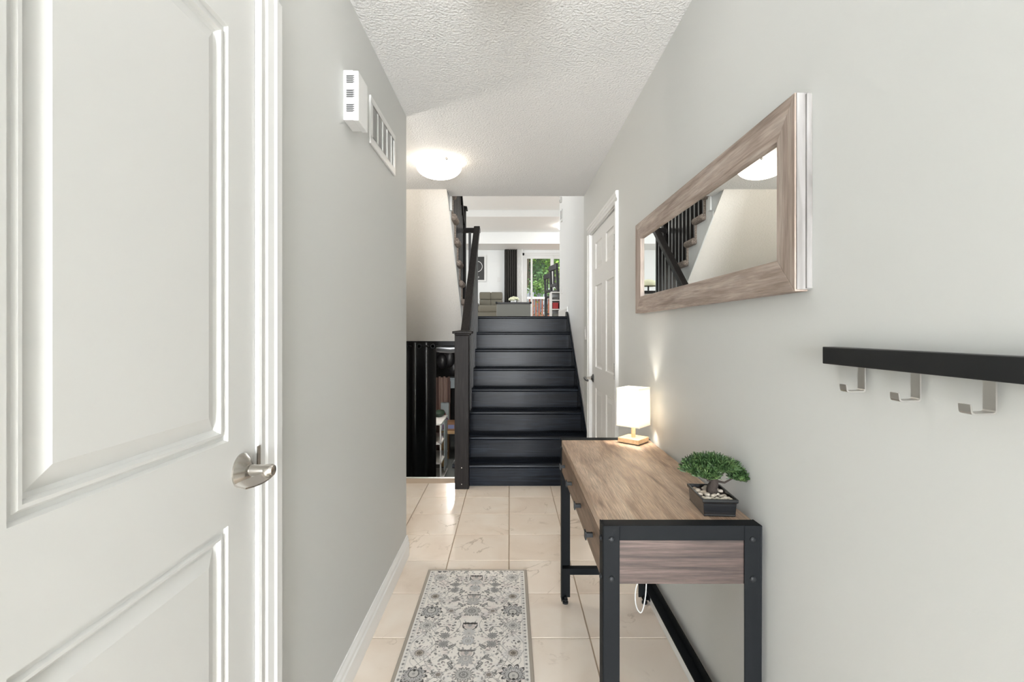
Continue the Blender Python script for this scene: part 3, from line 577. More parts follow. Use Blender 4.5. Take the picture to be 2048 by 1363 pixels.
# coat rack
cr = thing('coat_rack', (XR, .66, 1.187), 'black wooden wall coat rack with steel hooks', 'coat rack')
MB().box(XR-.026, XR, .33, .965, 1.186, 1.220).build('rail', 'rack_black', cr, .0015)
for y in (.877, .760, .643, .526, .409):
    xw = XR-.010; zt_, zb_ = 1.187, 1.141; tt = .0022; hw = .0088
    path = [(xw, zt_),(xw, zb_+.004),(xw-.0012, zb_+.001),(xw-.004, zb_),(xw-.030, zb_-.001),(xw-.0335, zb_+.0005),(xw-.035, zb_+.003),(xw-.036, zb_+.013)]
    inner = [(xw-tt, zt_),(xw-tt, zb_+.005),(xw-tt-.001, zb_+tt+.0006),(xw-.005, zb_+tt),(xw-.0295, zb_+tt-.001),(xw-.0318, zb_+tt+.0006),(xw-.0328, zb_+.004),(xw-.0338, zb_+.013)]
    m = MB(); n = len(path); vs = []
    for yy in (y-hw, y+hw):
        vs += [(a, yy, b) for a, b in path]+[(a, yy, b) for a, b in inner]
    fs = []
    for k in range(n-1):
        fs += [(k,k+1,2*n+k+1,2*n+k),(n+k,3*n+k,3*n+k+1,n+k+1),(k,n+k,n+k+1,k+1),(2*n+k,2*n+k+1,3*n+k+1,3*n+k)]
    fs += [(0,2*n,3*n,n),(n-1,2*n-1,4*n-1,3*n-1)]
    m.add(vs, fs).build('hook', 'steel', cr)

# ------------------------------------------------------------------ console table
tb = thing('console_table', (.44, 1.72, 0), 'narrow wood and black metal console table with drawers along the right wall', 'table')
ta, tbk, tx0, tx1, ttop = 1.218, 2.225, .236, .640, .757
aw, at = .0435, .004
MB().box(tx0+.001, tx1-.002, ta+.040, tbk-.040, ttop-.032, ttop-.003).build('tabletop', 'table_wood', tb, .0012, seg=1)
MB().box(tx0+.012, tx1-.006, ta+.042, tbk-.042, .61, ttop-.032).build('carcass', 'drawer_wood', tb)
for e, s in ((ta, 1), (tbk, -1)):
    for x, sx in ((tx0, 1), (tx1, -1)):
        f0, f1 = sorted((e, e+s*at)); g0, g1 = sorted((e, e+s*.042))
        MB().box(x, x+sx*aw, f0, f1, .018, ttop).box(x, x+sx*at, g0, g1, .018, ttop).build('leg', 'black_metal', tb, .001, seg=1)
        ft = MB().lathe([(.013,0),(.013,.008),(.006,.010),(.006,.03)], (x+sx*.02, e+s*.02, 0), 14).build('levelling_foot', 'bolt_black', tb)
        MB().box(x+sx*.004, x+sx*.03, *sorted((e+s*.006, e+s*.03)), .018, .022).build('foot_bracket', 'black_metal', tb)
        for z in (.734-.012, .622):
            MB().lathe([(.0078,0),(.0078,-s*.002),(.0055,-s*.0045),(.002,-s*.005)], (x+sx*aw*.52, e, z), 14, 'y').build('bolt', 'bolt_black', tb, smooth=True)
            MB().lathe([(.0070,0),(.0070,-sx*.002),(.0045,-sx*.004)], (x, e+s*.022, z-.004), 12, 'x').build('bolt', 'bolt_black', tb, smooth=True) if sx == 1 else None
    f0, f1 = sorted((e+s*.0005, e+s*.040))
    MB().box(tx0+.0005 if False else tx0+aw, tx1-aw, *sorted((e+s*.0008, e+s*.0045)), ttop-.038, ttop-.0005).box(tx0+at, tx1-at, f0, f1, ttop-.0035, ttop).build('top_rail', 'black_metal', tb, .0008, seg=1)
    MB().box(tx0+aw*.7, tx1-aw*.7, *sorted((e+s*.006, e+s*.022)), .606, ttop-.038).build('end_panel', 'end_wood', tb, .001, seg=1)
    MB().box(tx0+.005, tx1-.005, *sorted((e+s*.006, e+s*.010)), .125, .166).box(tx0+.005, tx1-.005, *sorted((e+s*.006, e+s*.036)), .162, .166).build('stretcher', 'black_metal', tb)
MB().box(tx1-.040, tx1-.004, ta+.01, tbk-.01, .112, .116).box(tx1-.008, tx1-.004, ta+.01, tbk-.01, .116, .150).build('back_rail', 'black_metal', tb)
ym = (ta+tbk)/2; 
for a, b in ((ta+.044, ym-.001), (ym+.001, tbk-.044)):
    dr = MB().box(tx0+.002, tx0+.016, a, b, .609, ttop-.036).build('drawer', 'drawer_wood', tb, .001, seg=1)
    for f in (.25, .75):
        y = a+(b-a)*f; z = .667
        kb = MB().box(tx0-.018, tx0+.002, y-.006, y+.006, z-.006, z+.006).build('knob', 'bolt_black', dr, .001); kb2 = MB().box(tx0-.021, tx0-.017, y-.011, y+.011, z-.012, z+.012)
        kb2.build('knob', 'bolt_black', dr, .001)

# table lamp
lp = thing('table_lamp', (.553, 2.145, ttop-.003), 'small wooden table lamp with a lit white square shade on the console table', 'lamp')
lx, ly, lz = .553, 2.145, ttop-.003; an = math.radians(48)
def rsq(h, z0, z1, h2=None):
    h2 = h2 or h; out = []
    for hh, z in ((h,z0),(h2,z1)):
        for sx, sy in ((-1,-1),(1,-1),(1,1),(-1,1)):
            x, y = sx*hh, sy*hh; out.append((lx+x*math.cos(an)-y*math.sin(an), ly+x*math.sin(an)+y*math.cos(an), z))
    return out
CF = [(0,3,2,1),(4,5,6,7),(0,1,5,4),(1,2,6,5),(2,3,7,6),(3,0,4,7)]
MB().add(rsq(.050, lz+.003, lz+.023), CF).build('base', 'lamp_wood', lp, .002); MB().add(rsq(.047, lz, lz+.003), CF).build('pad', 'bolt_black', lp)
MB().tube([(lx,ly,lz+.022),(lx,ly,lz+.085)], .0095, 20).build('stem', 'lamp_wood', lp, smooth=True)
s0, s1 = lz+.076, lz+.244
a_, b_ = rsq(.0545, s0, s1, .0535), rsq(.0535, s0, s1, .0525)
MB().add(a_+b_, [(0,1,5,4),(1,2,6,5),(2,3,7,6),(3,0,4,7),(8,12,13,9),(9,13,14,10),(10,14,15,11),(11,15,12,8)]+[(k,8+k,8+(k+1)%4,(k+1)%4) for k in range(4)]+[(4+k,4+(k+1)%4,12+(k+1)%4,12+k) for k in range(4)]).build('shade', 'shade_cloth', lp)
for z in (s0, s1-.004):
    q = rsq(.0553 if z == s0 else .0543, z-.0005, z+.0045); i_ = rsq(.0520, z-.0005, z+.0045)
    MB().add(q+i_, [(0,1,5,4),(1,2,6,5),(2,3,7,6),(3,0,4,7),(8,12,13,9),(9,13,14,10),(10,14,15,11),(11,15,12,8)]+[(k,8+k,8+(k+1)%4,(k+1)%4) for k in range(4)]+[(4+k,4+(k+1)%4,12+(k+1)%4,12+k) for k in range(4)]).build('shade_band', 'shade_cloth', lp)
MB().tube([(lx,ly,lz+.085),(lx,ly,lz+.115)], .012, 16).build('socket', 'white_plastic', lp)
mat('lamp_bulb', (255,245,230), .4, emit=((1,.92,.80), 130.0))
MB().sphere((lx,ly,lz+.150), (.024,.024,.032)).build('bulb', 'lamp_bulb', lp, smooth=True)
pc = MB().tube([(.632,2.20,.74),(.640,2.195,.45),(.60,2.10,.30),(.575,2.08,.20),(.545,2.07,.11),(.553,2.05,.05),(.580,2.04,.06),(.600,2.06,.13),(.606,2.10,.22),(.637,2.19,.30)], .0028, 8)
# smooth the cord
def smoothpath(P, n=6):
    P = [Vector(p) for p in P]; out = []
    for k in range(len(P)-1):
        p0, p1, p2, p3 = P[max(k-1,0)], P[k], P[k+1], P[min(k+2,len(P)-1)]
        for i in range(n):
            t = i/n; out.append(.5*((2*p1)+(-p0+p2)*t+(2*p0-5*p1+4*p2-p3)*t*t+(-p0+3*p1-3*p2+p3)*t**3))
    return out+[P[-1]]
P = smoothpath([(.643,2.24,.75),(.641,2.235,.55),(.62,2.16,.40),(.585,2.10,.22),(.550,2.09,.13),(.548,2.08,.06),(.570,2.075,.035),(.592,2.09,.10),(.602,2.11,.20),(.610,2.14,.30)])
tag(MB().tube(P, .0026, 8).build('power_cord', 'white_plastic', smooth=True), 'thin white power cord looping below the far end of the console table', 'cord')

# bonsai
bx, by, bz = .566, 1.345, ttop-.003
bo = thing('bonsai', (bx, by, bz), 'small green bonsai tree in a black rectangular pot on the console table', 'plant')
ca, sa = math.cos(-.06), math.sin(-.06)
def br(x, y): return (bx+x*ca-y*sa, by+x*sa+y*ca)
def rect(hx, hy, z): return [(*br(sx*hx, sy*hy), z) for sx, sy in ((-1,-1),(1,-1),(1,1),(-1,1))]
lv_ = [(.0405,.061,0),(.0425,.063,.003),(.0415,.062,.006),(.0435,.064,.036),(.0475,.068,.040),(.0475,.068,.048),(.0420,.0625,.048),(.0400,.0605,.038),(.0400,.0605,.036)]
vs = []; 
for hx, hy_, z in lv_: vs += rect(hx, hy_, bz+z)
fs = [(4*k+q,4*k+(q+1)%4,4*k+4+(q+1)%4,4*k+4+q) for k in range(len(lv_)-1) for q in range(4)]+[(0,1,2,3),tuple(4*(len(lv_)-1)+q for q in range(4))]
MB().add(vs, fs).build('pot', 'pot_black', bo, .0016)
MB().add(rect(.0398,.060,bz+.030)+rect(.0398,.060,bz+.040), CF).build('soil', 'soil', bo)
peb = None
for k in range(46):
    x, y = random.uniform(-.035,.035), random.uniform(-.055,.055)
    if abs(x) < .012 and abs(y) < .014: continue
    px_, py_ = br(x, y)
    if peb is None:
        peb = MB().sphere((0,0,0), (.0062,.0075,.0045), 8, 6).build('pebble', 'pebble', None, smooth=True); peb.parent = bo; o = peb
    else: o = peb.copy(); COL.objects.link(o)
    o.location = (px_-bx, py_-by, .0425); o.rotation_euler = (0,0,random.uniform(0,3)); s = random.uniform(.8,1.3); o.scale = (s,s,s)
tz0 = bz+.037
P = smoothpath([(bx+.004,by,tz0),(bx+.002,by+.002,tz0+.018),(bx+.006,by-.002,tz0+.035),(bx+.003,by,tz0+.055)])
MB().tube(P, [.0165-.0065*k/(len(P)-1) for k in range(len(P))], 12).build('trunk', 'trunk_bark', bo, smooth=True)
crowns = [(-.052,.0,.078,.036,.020),(-.018,.02,.090,.034,.022),(.018,-.015,.088,.036,.020),(.050,.01,.074,.032,.020),(0,0,.098,.03,.018),(-.035,-.03,.072,.03,.018),(.030,.035,.078,.032,.02),(.062,-.02,.060,.022,.015),(-.03,.045,.08,.03,.018)]
bm_ = MB()
for cx, cy, cz_, rr, rh in crowns: bm_.tube([(bx+.004, by, tz0+.042), (bx+cx*.5, by+cy*.6, tz0+cz_*.65), (bx+cx, by+cy, tz0+cz_)], [.004,.003,.0015], 6)
bm_.build('branches', 'trunk_bark', bo)
vs, fs = [], []
for cx, cy, cz_, rr, rh in crowns:
    for q in range(300):
        v = Vector((random.gauss(0,1), random.gauss(0,1), random.gauss(0,1))).normalized()*random.uniform(.45,1.16)
        if v.z < -.3: v.z *= .5
        p = Vector((bx+cx*1.0+.006+v.x*rr*.9, by+cy+v.y*rr, tz0+cz_*.93+v.z*rh*.9)); p.x = min(p.x, XR-.012)
        dr_ = (Vector((v.x, v.y, .75)).normalized()+Vector((random.uniform(-.4,.4),)*3)*.6).normalized(); sd = dr_.cross(Vector((random.random(),random.random(),random.random()))).normalized()
        L = random.uniform(.009,.018); W = .0008
        for a in (-.7, 0, .7):
            dd = (dr_+sd*a).normalized(); ww = dd.cross(Vector((random.gauss(0,1),random.gauss(0,1),random.gauss(0,1)))).normalized()*W; e = p+dd*L; e.x = min(e.x, XR-.004); n = len(vs)
            vs += [p-ww, p+ww, e+ww*1.6, e-ww*1.6]; fs.append((n,n+1,n+2,n+3))
fo = MB().add(vs, fs)
me = bpy.data.meshes.new('foliage'); me.from_pydata([(a-bx,b-by,c-bz) for a,b,c in fo.v], [], fo.f); me.materials.append(MATS['needle_green'])
o = bpy.data.objects.new('foliage', me); COL.objects.link(o); o.parent = bo; o['kind'] = 'stuff'

# ------------------------------------------------------------------ runner rug with a floral print
RX0, RX1, RY0, RY1 = -.424, .088, 1.0, 2.502
rg = thing('runner_rug', ((RX0+RX1)/2, (RY0+RY1)/2, 0), 'cream and grey floral patterned runner rug with taupe edging on the tiles', 'rug')
bw = .014
nu, nv = 250, 720
u = np.linspace(RX0+bw, RX1-bw, nu); v = np.linspace(RY0+bw, RY1-bw, nv)
U, V = np.meshgrid(u, v)
cx = (RX0+RX1)/2; X = U-cx; Y = RY1-V                      # Y from the far end
H = (RX1-RX0)/2-bw
CRM = np.array(lin((236,231,224))); img = np.ones(U.shape+(3,))*CRM
FULL = (X, Y, img)
def blend(mask, c, a=1.0):
    m_ = np.clip(mask, 0, 1)[..., None]*a; img[...] = img*(1-m_)+np.array(lin(c))*m_
def windowed(fn):
    def g(x, y, r, *a, **k):
        global X, Y, img
        w_ = r*1.7+.006; c_ = np.nonzero(np.abs(FULL[0][0]-x) < w_)[0]; r_ = np.nonzero(np.abs(FULL[1][:,0]-y) < w_)[0]
        if len(c_) < 2 or len(r_) < 2: return
        sl_ = (slice(r_[0], r_[-1]+1), slice(c_[0], c_[-1]+1)); X, Y, img = (q[sl_] for q in FULL)
        fn(x, y, r, *a, **k); X, Y, img = FULL
    return g
def soft(d, w_=.0012): return np.clip(.5-d/w_, 0, 1)
G1, G2, G3, G4, PK, TN = (74,72,70), (124,122,119), (162,160,157), (196,194,190), (216,202,198), (160,148,136)
@windowed
def rosette(x, y, r, n, cols, ph=0):
    dx, dy = X-x, Y-y; rr = np.hypot(dx, dy); near = rr < r*1.5
    th_ = np.arctan2(dy, dx)
    o1 = r*(.86+.14*np.cos(n*th_+ph)); blend(soft(rr-o1)*near, cols[0]); blend(soft(rr-o1*.84)*near, cols[1])
    blend(soft(rr-r*.55*(.88+.12*np.cos(n*th_+ph+3.14)))*near, cols[2]); blend(soft(np.abs(rr-r*.36)-.0013)*near, cols[0]); blend(soft(rr-r*.16)*near, cols[0])
@windowed
def palmette(x, y, r, up=1, dark=G1):
    dx, dy = X-x, (Y-y)*up; rr = np.hypot(dx, dy*1.05); th_ = np.arctan2(dx, -dy); near = rr < r*1.6
    k = np.abs(np.sin(th_*5.5)); o1 = r*(.62+.42*k)*(1-.14*np.cos(th_+math.pi))
    blend(soft(rr-o1)*near, dark); blend(soft(rr-o1*.86)*near, (200,198,196)); blend(soft(np.abs(rr-o1*.66)-.0016)*near, dark)
    blend(soft(np.abs(np.mod(th_*5.5/math.pi, 1)-.5)*rr*.5-.0010)*(rr > r*.35)*(rr < o1), dark, .75)
    e = np.hypot(dx, (dy-.1*r)*.9); blend(soft(e-r*.40), dark); blend(soft(e-r*.34), (198,195,190)); blend(soft(np.hypot(dx, dy-.42*r)-r*.10), dark); blend(soft(e-r*.12), G3)
@windowed
def leaf(x, y, L, W, a, c=G2):
    dx, dy = X-x, Y-y; p = dx*math.cos(a)+dy*math.sin(a); q = -dx*math.sin(a)+dy*math.cos(a)
    wv = W*np.sqrt(np.clip(1-(p/L)**2, 0, 1)); m_ = soft(np.abs(q)-wv)*(np.abs(p) < L); blend(m_, c); blend(soft(np.abs(q)-wv*.35)*(np.abs(p) < L*.7), G4, .8)
@windowed
def bowl(x, y, r, c=G1):
    dx, dy = X-x, Y-y; rr = np.hypot(dx, dy); blend(soft(np.abs(rr-r)-.0022)*(dy > -.2*r), c); blend(soft(rr-r*.8)*(dy > -.3*r), (206,196,190)); blend(soft(np.abs(dy+.45*r)-.22*r*(.6+.4*np.abs(np.sin(dx/r*7))))*(np.abs(dx) < r*1.05), c); blend(soft(rr-r*.3), G3)
@windowed
def mottle(x, y, r, c): blend(np.exp(-((X-x)**2+(Y-y)**2)*2.56/r**2), c, .5)
# light mottling and vines
rr_ = random.Random(3)
for _ in range(150): 
    xx, yy_, r_ = rr_.uniform(0,H), rr_.uniform(0,1.48), rr_.uniform(.008,.022)
    for s in (-1,1): mottle(s*xx, yy_, r_*1.6, rr_.choice([PK,(214,212,212),(212,209,205)]))
PER = .395
for s in (-1, 1):
    for amp, off, ph in ((.075,.09,0),(.06,.10,math.pi),(.05,.175,.9),(.05,.175,.9+math.pi)):
        xc = s*(off+amp*np.sin(2*math.pi*(Y-.37)/PER+ph)); dxdy = s*amp*2*math.pi/PER*np.cos(2*math.pi*(Y-.37)/PER+ph)
        blend(soft(np.abs(X-xc)/np.sqrt(1+dxdy**2)-.0010), G2, .85)
        xc = s*(off+amp*.7*np.sin(4*math.pi*(Y-.37)/PER+ph)); blend(soft(np.abs(X-xc)*.6-.0007), G3, .8)
# scattered small blossoms and leaves (mirror symmetric)
for _ in range(1150):
    xx, yy_ = rr_.uniform(.01,H-.03), rr_.uniform(.01,1.46); c = rr_.choice([G1,G2,G2,G3,G3,G4,(170,158,156)]); a = rr_.uniform(0,3.1); k = rr_.random(); L_ = rr_.uniform(.0035,.0085)
    for s in (-1,1):
        if k < .65: leaf(s*xx, yy_, L_, L_*.4, a if s > 0 else math.pi-a, c)
        else: rosette(s*xx, yy_, L_*.8, 5, (c, G4, c))
E_ = .75*H
for n_ in range(-1, 4):
    v0 = .37+n_*PER
    for s in (-1, 1):
        palmette(s*E_, v0, .050, 1 if s > 0 else -1)
        rosette(s*.38*H, v0, .020, 8, (G2,(206,200,196),TN))
        rosette(s*E_, v0+.105, .036, 16, (G3,(210,207,202),G4)); rosette(s*E_, v0+.105, .018, 10, (G2,(200,197,192),G3))
        for dv in (.172,.226): rosette(s*.40*H, v0+dv, .022, 12, (G2,G3,(170,168,166)))
        rosette(s*E_, v0+.278, .036, 14, (G4,(214,208,204),G4)); rosette(s*E_, v0+.278, .021, 14, (G1,(190,180,168),TN))
        for dv, xx, a in ((-.05,.055,.9),(.05,.055,-.9),(.13,.09,1.2),(.24,.06,-.8),(.30,.075,.8),(-.085,.085,-.5)):
            leaf(s*xx, v0+dv, .019, .0065, a if s < 0 else math.pi-a, G2)
        for dv, xx in ((.155,.22),(.155,.135),(.21,.215),(.21,.13),(.06,.13),(.33,.14),(.36,.05),(.145,.05)):
            leaf(s*xx*.95, v0+dv, .0062, .0045, 0, G1)
    rosette(0, v0, .040, 18, (G2,(192,189,185),G3)); rosette(0, v0, .015, 8, (G2,G4,G3))
    bowl(0, v0+.105, .030); palmette(0, v0+.155, .030, 1, G4)
    rosette(0, v0+.206, .030, 12, (G3,(200,200,200),G4)); bowl(0, v0+.278, .030, G2); palmette(0, v0+.315, .034, -1, G3)
# side borders: small motifs along a stripe
be = H-np.abs(X)
blend((be < .020)*1.0, (226,222,216)); blend((np.abs(be-.020) < .0009)*1.0, G4)
for k in range(74):
    yy_ = .01+k*.02
    for s in (-1,1): rosette(s*(H-.011), yy_, .0072 if k%2 else .0048, 6, ((G2 if k%2 else G3),(200,198,196),G3))
blend((be < .004)*1.0, (232,228,222))
img *= (.93+.10*rng.random(U.shape))[..., None]
zz = np.full(U.shape, .007)+.0006*rng.random(U.shape)
co = np.stack([U-cx, V-(RY0+RY1)/2, zz], -1).reshape(-1, 3)
ii = np.arange(nu*nv).reshape(nv, nu); fc = np.stack([ii[:-1,:-1], ii[:-1,1:], ii[1:,1:], ii[1:,:-1]], -1).reshape(-1, 4)
me = bpy.data.meshes.new('pile'); me.vertices.add(len(co)); me.vertices.foreach_set('co', co.ravel().astype(np.float32))
me.loops.add(fc.size); me.loops.foreach_set('vertex_index', fc.ravel().astype(np.int32)); me.polygons.add(len(fc)); me.polygons.foreach_set('loop_start', np.arange(0, fc.size, 4, dtype=np.int32)); me.update(calc_edges=True)
ca_ = me.color_attributes.new('rug_print', 'FLOAT_COLOR', 'POINT'); ca_.data.foreach_set('color', np.concatenate([img.reshape(-1,3), np.ones((nu*nv,1))], 1).ravel().astype(np.float32))
rm = mat('rug_pile', (220,216,210), .95, spec=.1); at_ = rm.node_tree.nodes.new('ShaderNodeAttribute'); at_.attribute_name = 'rug_print'; rm.node_tree.links.new(at_.outputs['Color'], rm.node_tree.nodes['Principled BSDF'].inputs['Base Color'])
me.materials.append(rm); o = bpy.data.objects.new('pile', me); COL.objects.link(o); o.parent = rg
MB().box(RX0+.004, RX1-.004, RY0+.004, RY1-.004, .0005, .006).build('backing', 'rug_binding', rg)
for a in ((RX0,RX0+bw+.001,RY0,RY1),(RX1-bw-.001,RX1,RY0,RY1),(RX0+bw,RX1-bw,RY0,RY0+bw+.001),(RX0+bw,RX1-bw,RY1-bw*.8,RY1)): MB().box(*a, 0, .0085).build('binding', 'rug_binding', rg, .003)

# ------------------------------------------------------------------ living room furniture
def pill(m, x0,x1,y0,y1,z0,z1): return m.box(x0,x1,y0,y1,z0,z1)
sf = thing('armchair', (pxx(978,12.2), 12.2, ZU), 'taupe grey tufted armchair below the framed print in the living room', 'armchair')
sd = 12.15; ax0, ax1 = pxx(957,sd), pxx(1006,sd); zt_ = pzz(583,sd)
MB().box(ax0-.02, ax1+.02, sd-.35, sd+.4, ZU+.08, ZU+.30).build('base', 'sofa_cloth', sf, .03, seg=3, smooth=True)
for k in range(2):
    for r_, (z0_, z1_) in enumerate(((ZU+.46, ZU+.64), (ZU+.63, zt_))):
        xa = ax0+.02+(ax1-ax0-.04)*k/2; xb = ax0+.02+(ax1-ax0-.04)*(k+1)/2
        MB().box(xa-.004, xb+.004, sd+.10-.02*r_, sd+.36, z0_, z1_).build('back_cushion', 'sofa_cloth', sf, .035, seg=4, smooth=True)
MB().box(ax0+.01, ax1-.01, sd-.36, sd+.2, ZU+.28, ZU+.47).build('seat_cushion', 'sofa_cloth', sf, .06, seg=4, smooth=True)
MB().box(ax0-.16, ax0+.0, sd-.34, sd+.36, ZU+.08, ZU+.56).build('armrest', 'sofa_cloth', sf, .06, seg=4, smooth=True)
MB().box(ax1-.0, ax1+.16, sd-.34, sd+.36, ZU+.08, ZU+.52).build('armrest', 'sofa_cloth', sf, .06, seg=4, smooth=True)
for x in (ax0, ax1):
    for y in (sd-.28, sd+.3): MB().box(x-.025, x+.025, y-.025, y+.025, ZU, ZU+.08).build('foot', 'chair_black', sf)
cd = 10.4; c0, c1 = pxx(993,cd), pxx(1061,cd); ct = pzz(604,cd)
ck = thing('coffee_table', ((c0+c1)/2, cd, ZU), 'grey coffee table trunk with dark rim and corner studs', 'coffee table')
MB().box(c0, c1, cd, cd+.45, ZU+.03, ct-.035).build('body', 'trunk_gray', ck, .008); MB().box(c0-.012, c1+.012, cd-.012, cd+.462, ct-.035, ct).build('lid', 'chair_black', ck, .004)
for x in (c0, c1): MB().sphere((x, cd-.012, ct-.012), .026, 10, 8).build('corner_stud', 'bolt_black', ck, smooth=True)
for x in (c0+.05, c1-.05):
    for y in (cd+.05, cd+.4): MB().box(x-.03, x+.03, y-.03, y+.03, ZU, ZU+.03).build('foot', 'chair_black', ck)
fx, fy = pxx(1027,10.6), 10.6; fz = ct
fz += .002
fl = thing('flower_arrangement', (fx, fy, fz), 'cream hydrangea flowers in a low pot on the grey trunk', 'flowers')
MB().lathe([(.05,0),(.062,.01),(.066,.05),(.060,.06)], (fx,fy,fz), 20).build('pot', 'white_plastic', fl, smooth=True)
for k in range(16):
    a = k*2.4; r_ = .085*math.sqrt(k/16); MB().sphere((fx+r_*1.2*math.cos(a), fy+r_*math.sin(a), fz+.105-.5*r_+.01*(k%3)), (.036,.036,.030), 10, 7).build('blossom', 'flower_cream', fl, smooth=True)
for k in range(7): 
    a = k*.9; MB().add([(fx+.05*math.cos(a),fy+.05*math.sin(a),fz+.06),(fx+.11*math.cos(a-.25),fy+.11*math.sin(a-.25),fz+.075),(fx+.135*math.cos(a),fy+.135*math.sin(a),fz+.06),(fx+.11*math.cos(a+.25),fy+.11*math.sin(a+.25),fz+.075)], [(0,1,2,3)]).build('leaf', 'leaf_mid', fl)
# framed print
p0, p1, q0, q1 = pxx(936,DB), pxx(972,DB), pzz(563,DB), pzz(510,DB)
fp = thing('framed_print', ((p0+p1)/2, DB, q0), 'white framed dark print with a pale ring on the rear wall', 'picture')
for a in ((p0,p0+.045,q0,q1),(p1-.045,p1,q0,q1),(p0+.045,p1-.045,q0,q0+.045),(p0+.045,p1-.045,q1-.045,q1)): MB().box(a[0],a[1],DB-.03,DB,a[2],a[3]).build('frame', 'white_trim', fp, .003)
MB().box(p0+.045, p1-.045, DB-.012, DB, q0+.045, q1-.045).build('print', 'print_dark', fp)
cxp, czp = (p0+p1)/2, (q0+q1)/2+.05
MB().add([( cxp+r*math.cos(2*math.pi*k/48), DB-.0135, czp+r*math.sin(2*math.pi*k/48)) for r in (.150,.135) for k in range(48)], [(k,(k+1)%48,48+(k+1)%48,48+k) for k in range(48)]).build('ring', 'white_trim', fp)
for k in range(2): MB().box(cxp-.06, cxp+.06, DB-.0135, DB-.0125, q0+.13-k*.03, q0+.14-k*.03).build('caption_line', 'white_trim', fp)
# window curtains
wr = thing('window_rod', (pxx(1060,DB), DB-.1, 3.49), 'slim white curtain rod above the sliding glass door', 'rod')
MB().tube([(pxx(1006,DB-.1), DB-.1, pzz(498,DB-.1)), (3.3, DB-.1, pzz(498,DB-.1))], .012, 10).tube([(pxx(1010,DB-.06), DB-.06, pzz(494,DB-.06)), (3.3, DB-.06, pzz(494,DB-.06))], .010, 10).build('pole', 'white_plastic', wr, smooth=True)
for x in (pxx(1008,DB), pxx(1108,DB), 3.2): MB().box(x-.01, x+.01, DB-.11, DB, pzz(499,DB), pzz(493,DB)).build('bracket', 'white_plastic', wr)
c = thing('drape_curtain', (pxx(1021,DB), DB-.1, ZU), 'charcoal floor length curtain beside the sliding glass door', 'curtain')
drape('cloth', 'curtain_dark', pxx(1009,DB-.1), pxx(1034.5,DB-.1), DB-.125, ZU+.01, pzz(496,DB-.1), 6, .032, c, 90, flare=.0)
c = thing('sheer_curtain', (pxx(1040,DB), DB-.06, ZU), 'white sheer curtain gathered between the charcoal curtain and glass', 'curtain')
drape('cloth', 'curtain_sheer', pxx(1033,DB-.06), pxx(1045,DB-.06), DB-.055, ZU+.01, pzz(495,DB-.06), 4, .016, c, 60, flare=.0)
# bar chairs and white storage unit
def bar_chair(d, xb, label):
    t = thing('bar_chair', (xb, d, ZU), label, 'chair', 'black chairs by the sliding glass door')
    t.rotation_euler = (0, 0, .22); wv = .42; zt_ = pzz(529, 9.6)
    for y in (d, d+wv):
        MB().prism([(xb-.0, ZU+.0),(xb+.045, ZU+.0),(xb+.045, ZU+.62),(xb+.02, zt_-.02),(xb-.03, zt_-.02),(xb-.0, ZU+.62)], 'y', y-.022, y+.022).build('leg', 'chair_black', t, .004)
        MB().box(xb+.36, xb+.40, y-.02, y+.02, ZU, ZU+.60).build('leg', 'chair_black', t, .004)
    MB().box(xb-.035, xb+.025, d-.03, d+wv+.03, zt_-.11, zt_).build('top_rail', 'chair_black', t, .012)
    MB().box(xb-.012, xb+.025, d, d+wv, ZU+.72, ZU+.78).build('back_rail', 'chair_black', t, .004)
    for k in range(1): MB().box(xb-.008, xb+.016, d+.20, d+.23, ZU+.78, zt_-.11).build('back_slat', 'chair_black', t)
    MB().box(xb, xb+.42, d-.02, d+wv+.02, ZU+.60, ZU+.65).build('seat', 'chair_black', t, .012)
    for y in (d, d+wv): MB().box(xb+.045, xb+.36, y-.012, y+.012, ZU+.22, ZU+.25).build('stretcher', 'chair_black', t)
bar_chair(9.45, .93, 'nearer black wooden chair seen side on before the sliding door')
bar_chair(11.0, .93, 'farther black wooden chair seen side on before the sliding door')
ud = 8.4; u0, u1 = pxx(1102,ud), pxx(1124,ud)+.25; uz = pzz(583,ud)
su = thing('storage_unit', ((u0+u1)/2, ud, ZU), 'low white storage unit with red and dark bins past the stair wall', 'cabinet')
for a in ((u0,u0+.02,ZU,uz),(u1-.02,u1,ZU,uz)): MB().box(a[0],a[1],ud,ud+.35,a[2],a[3]).build('side_panel', 'white_plastic', su)
for z in (ZU+.03, ZU+.2, ZU+.36, uz-.02): MB().box(u0+.02,u1-.02,ud,ud+.35,z,z+.02).build('shelf_board', 'white_plastic', su)
MB().box(u0+.02,u1-.02,ud+.33,ud+.35,ZU+.05,uz-.02).build('back_panel', 'white_plastic', su)
for k in range(3):
    MB().box(u0+.03+k*.12, u0+.13+k*.12, ud+.01, ud+.3, ZU+.222, ZU+.33).build('bin', 'bin_red' if k != 1 else 'dark_slot', su, .006)
    MB().box(u0+.03+k*.12, u0+.13+k*.12, ud+.01, ud+.3, ZU+.38, ZU+.42).build('tray', 'dark_slot' if k != 1 else 'box_gray', su, .004)
    MB().box(u0+.03+k*.12, u0+.13+k*.12, ud+.01, ud+.3, ZU+.052, ZU+.14).build('bin', 'trunk_gray' if k != 1 else 'bin_red', su, .006)
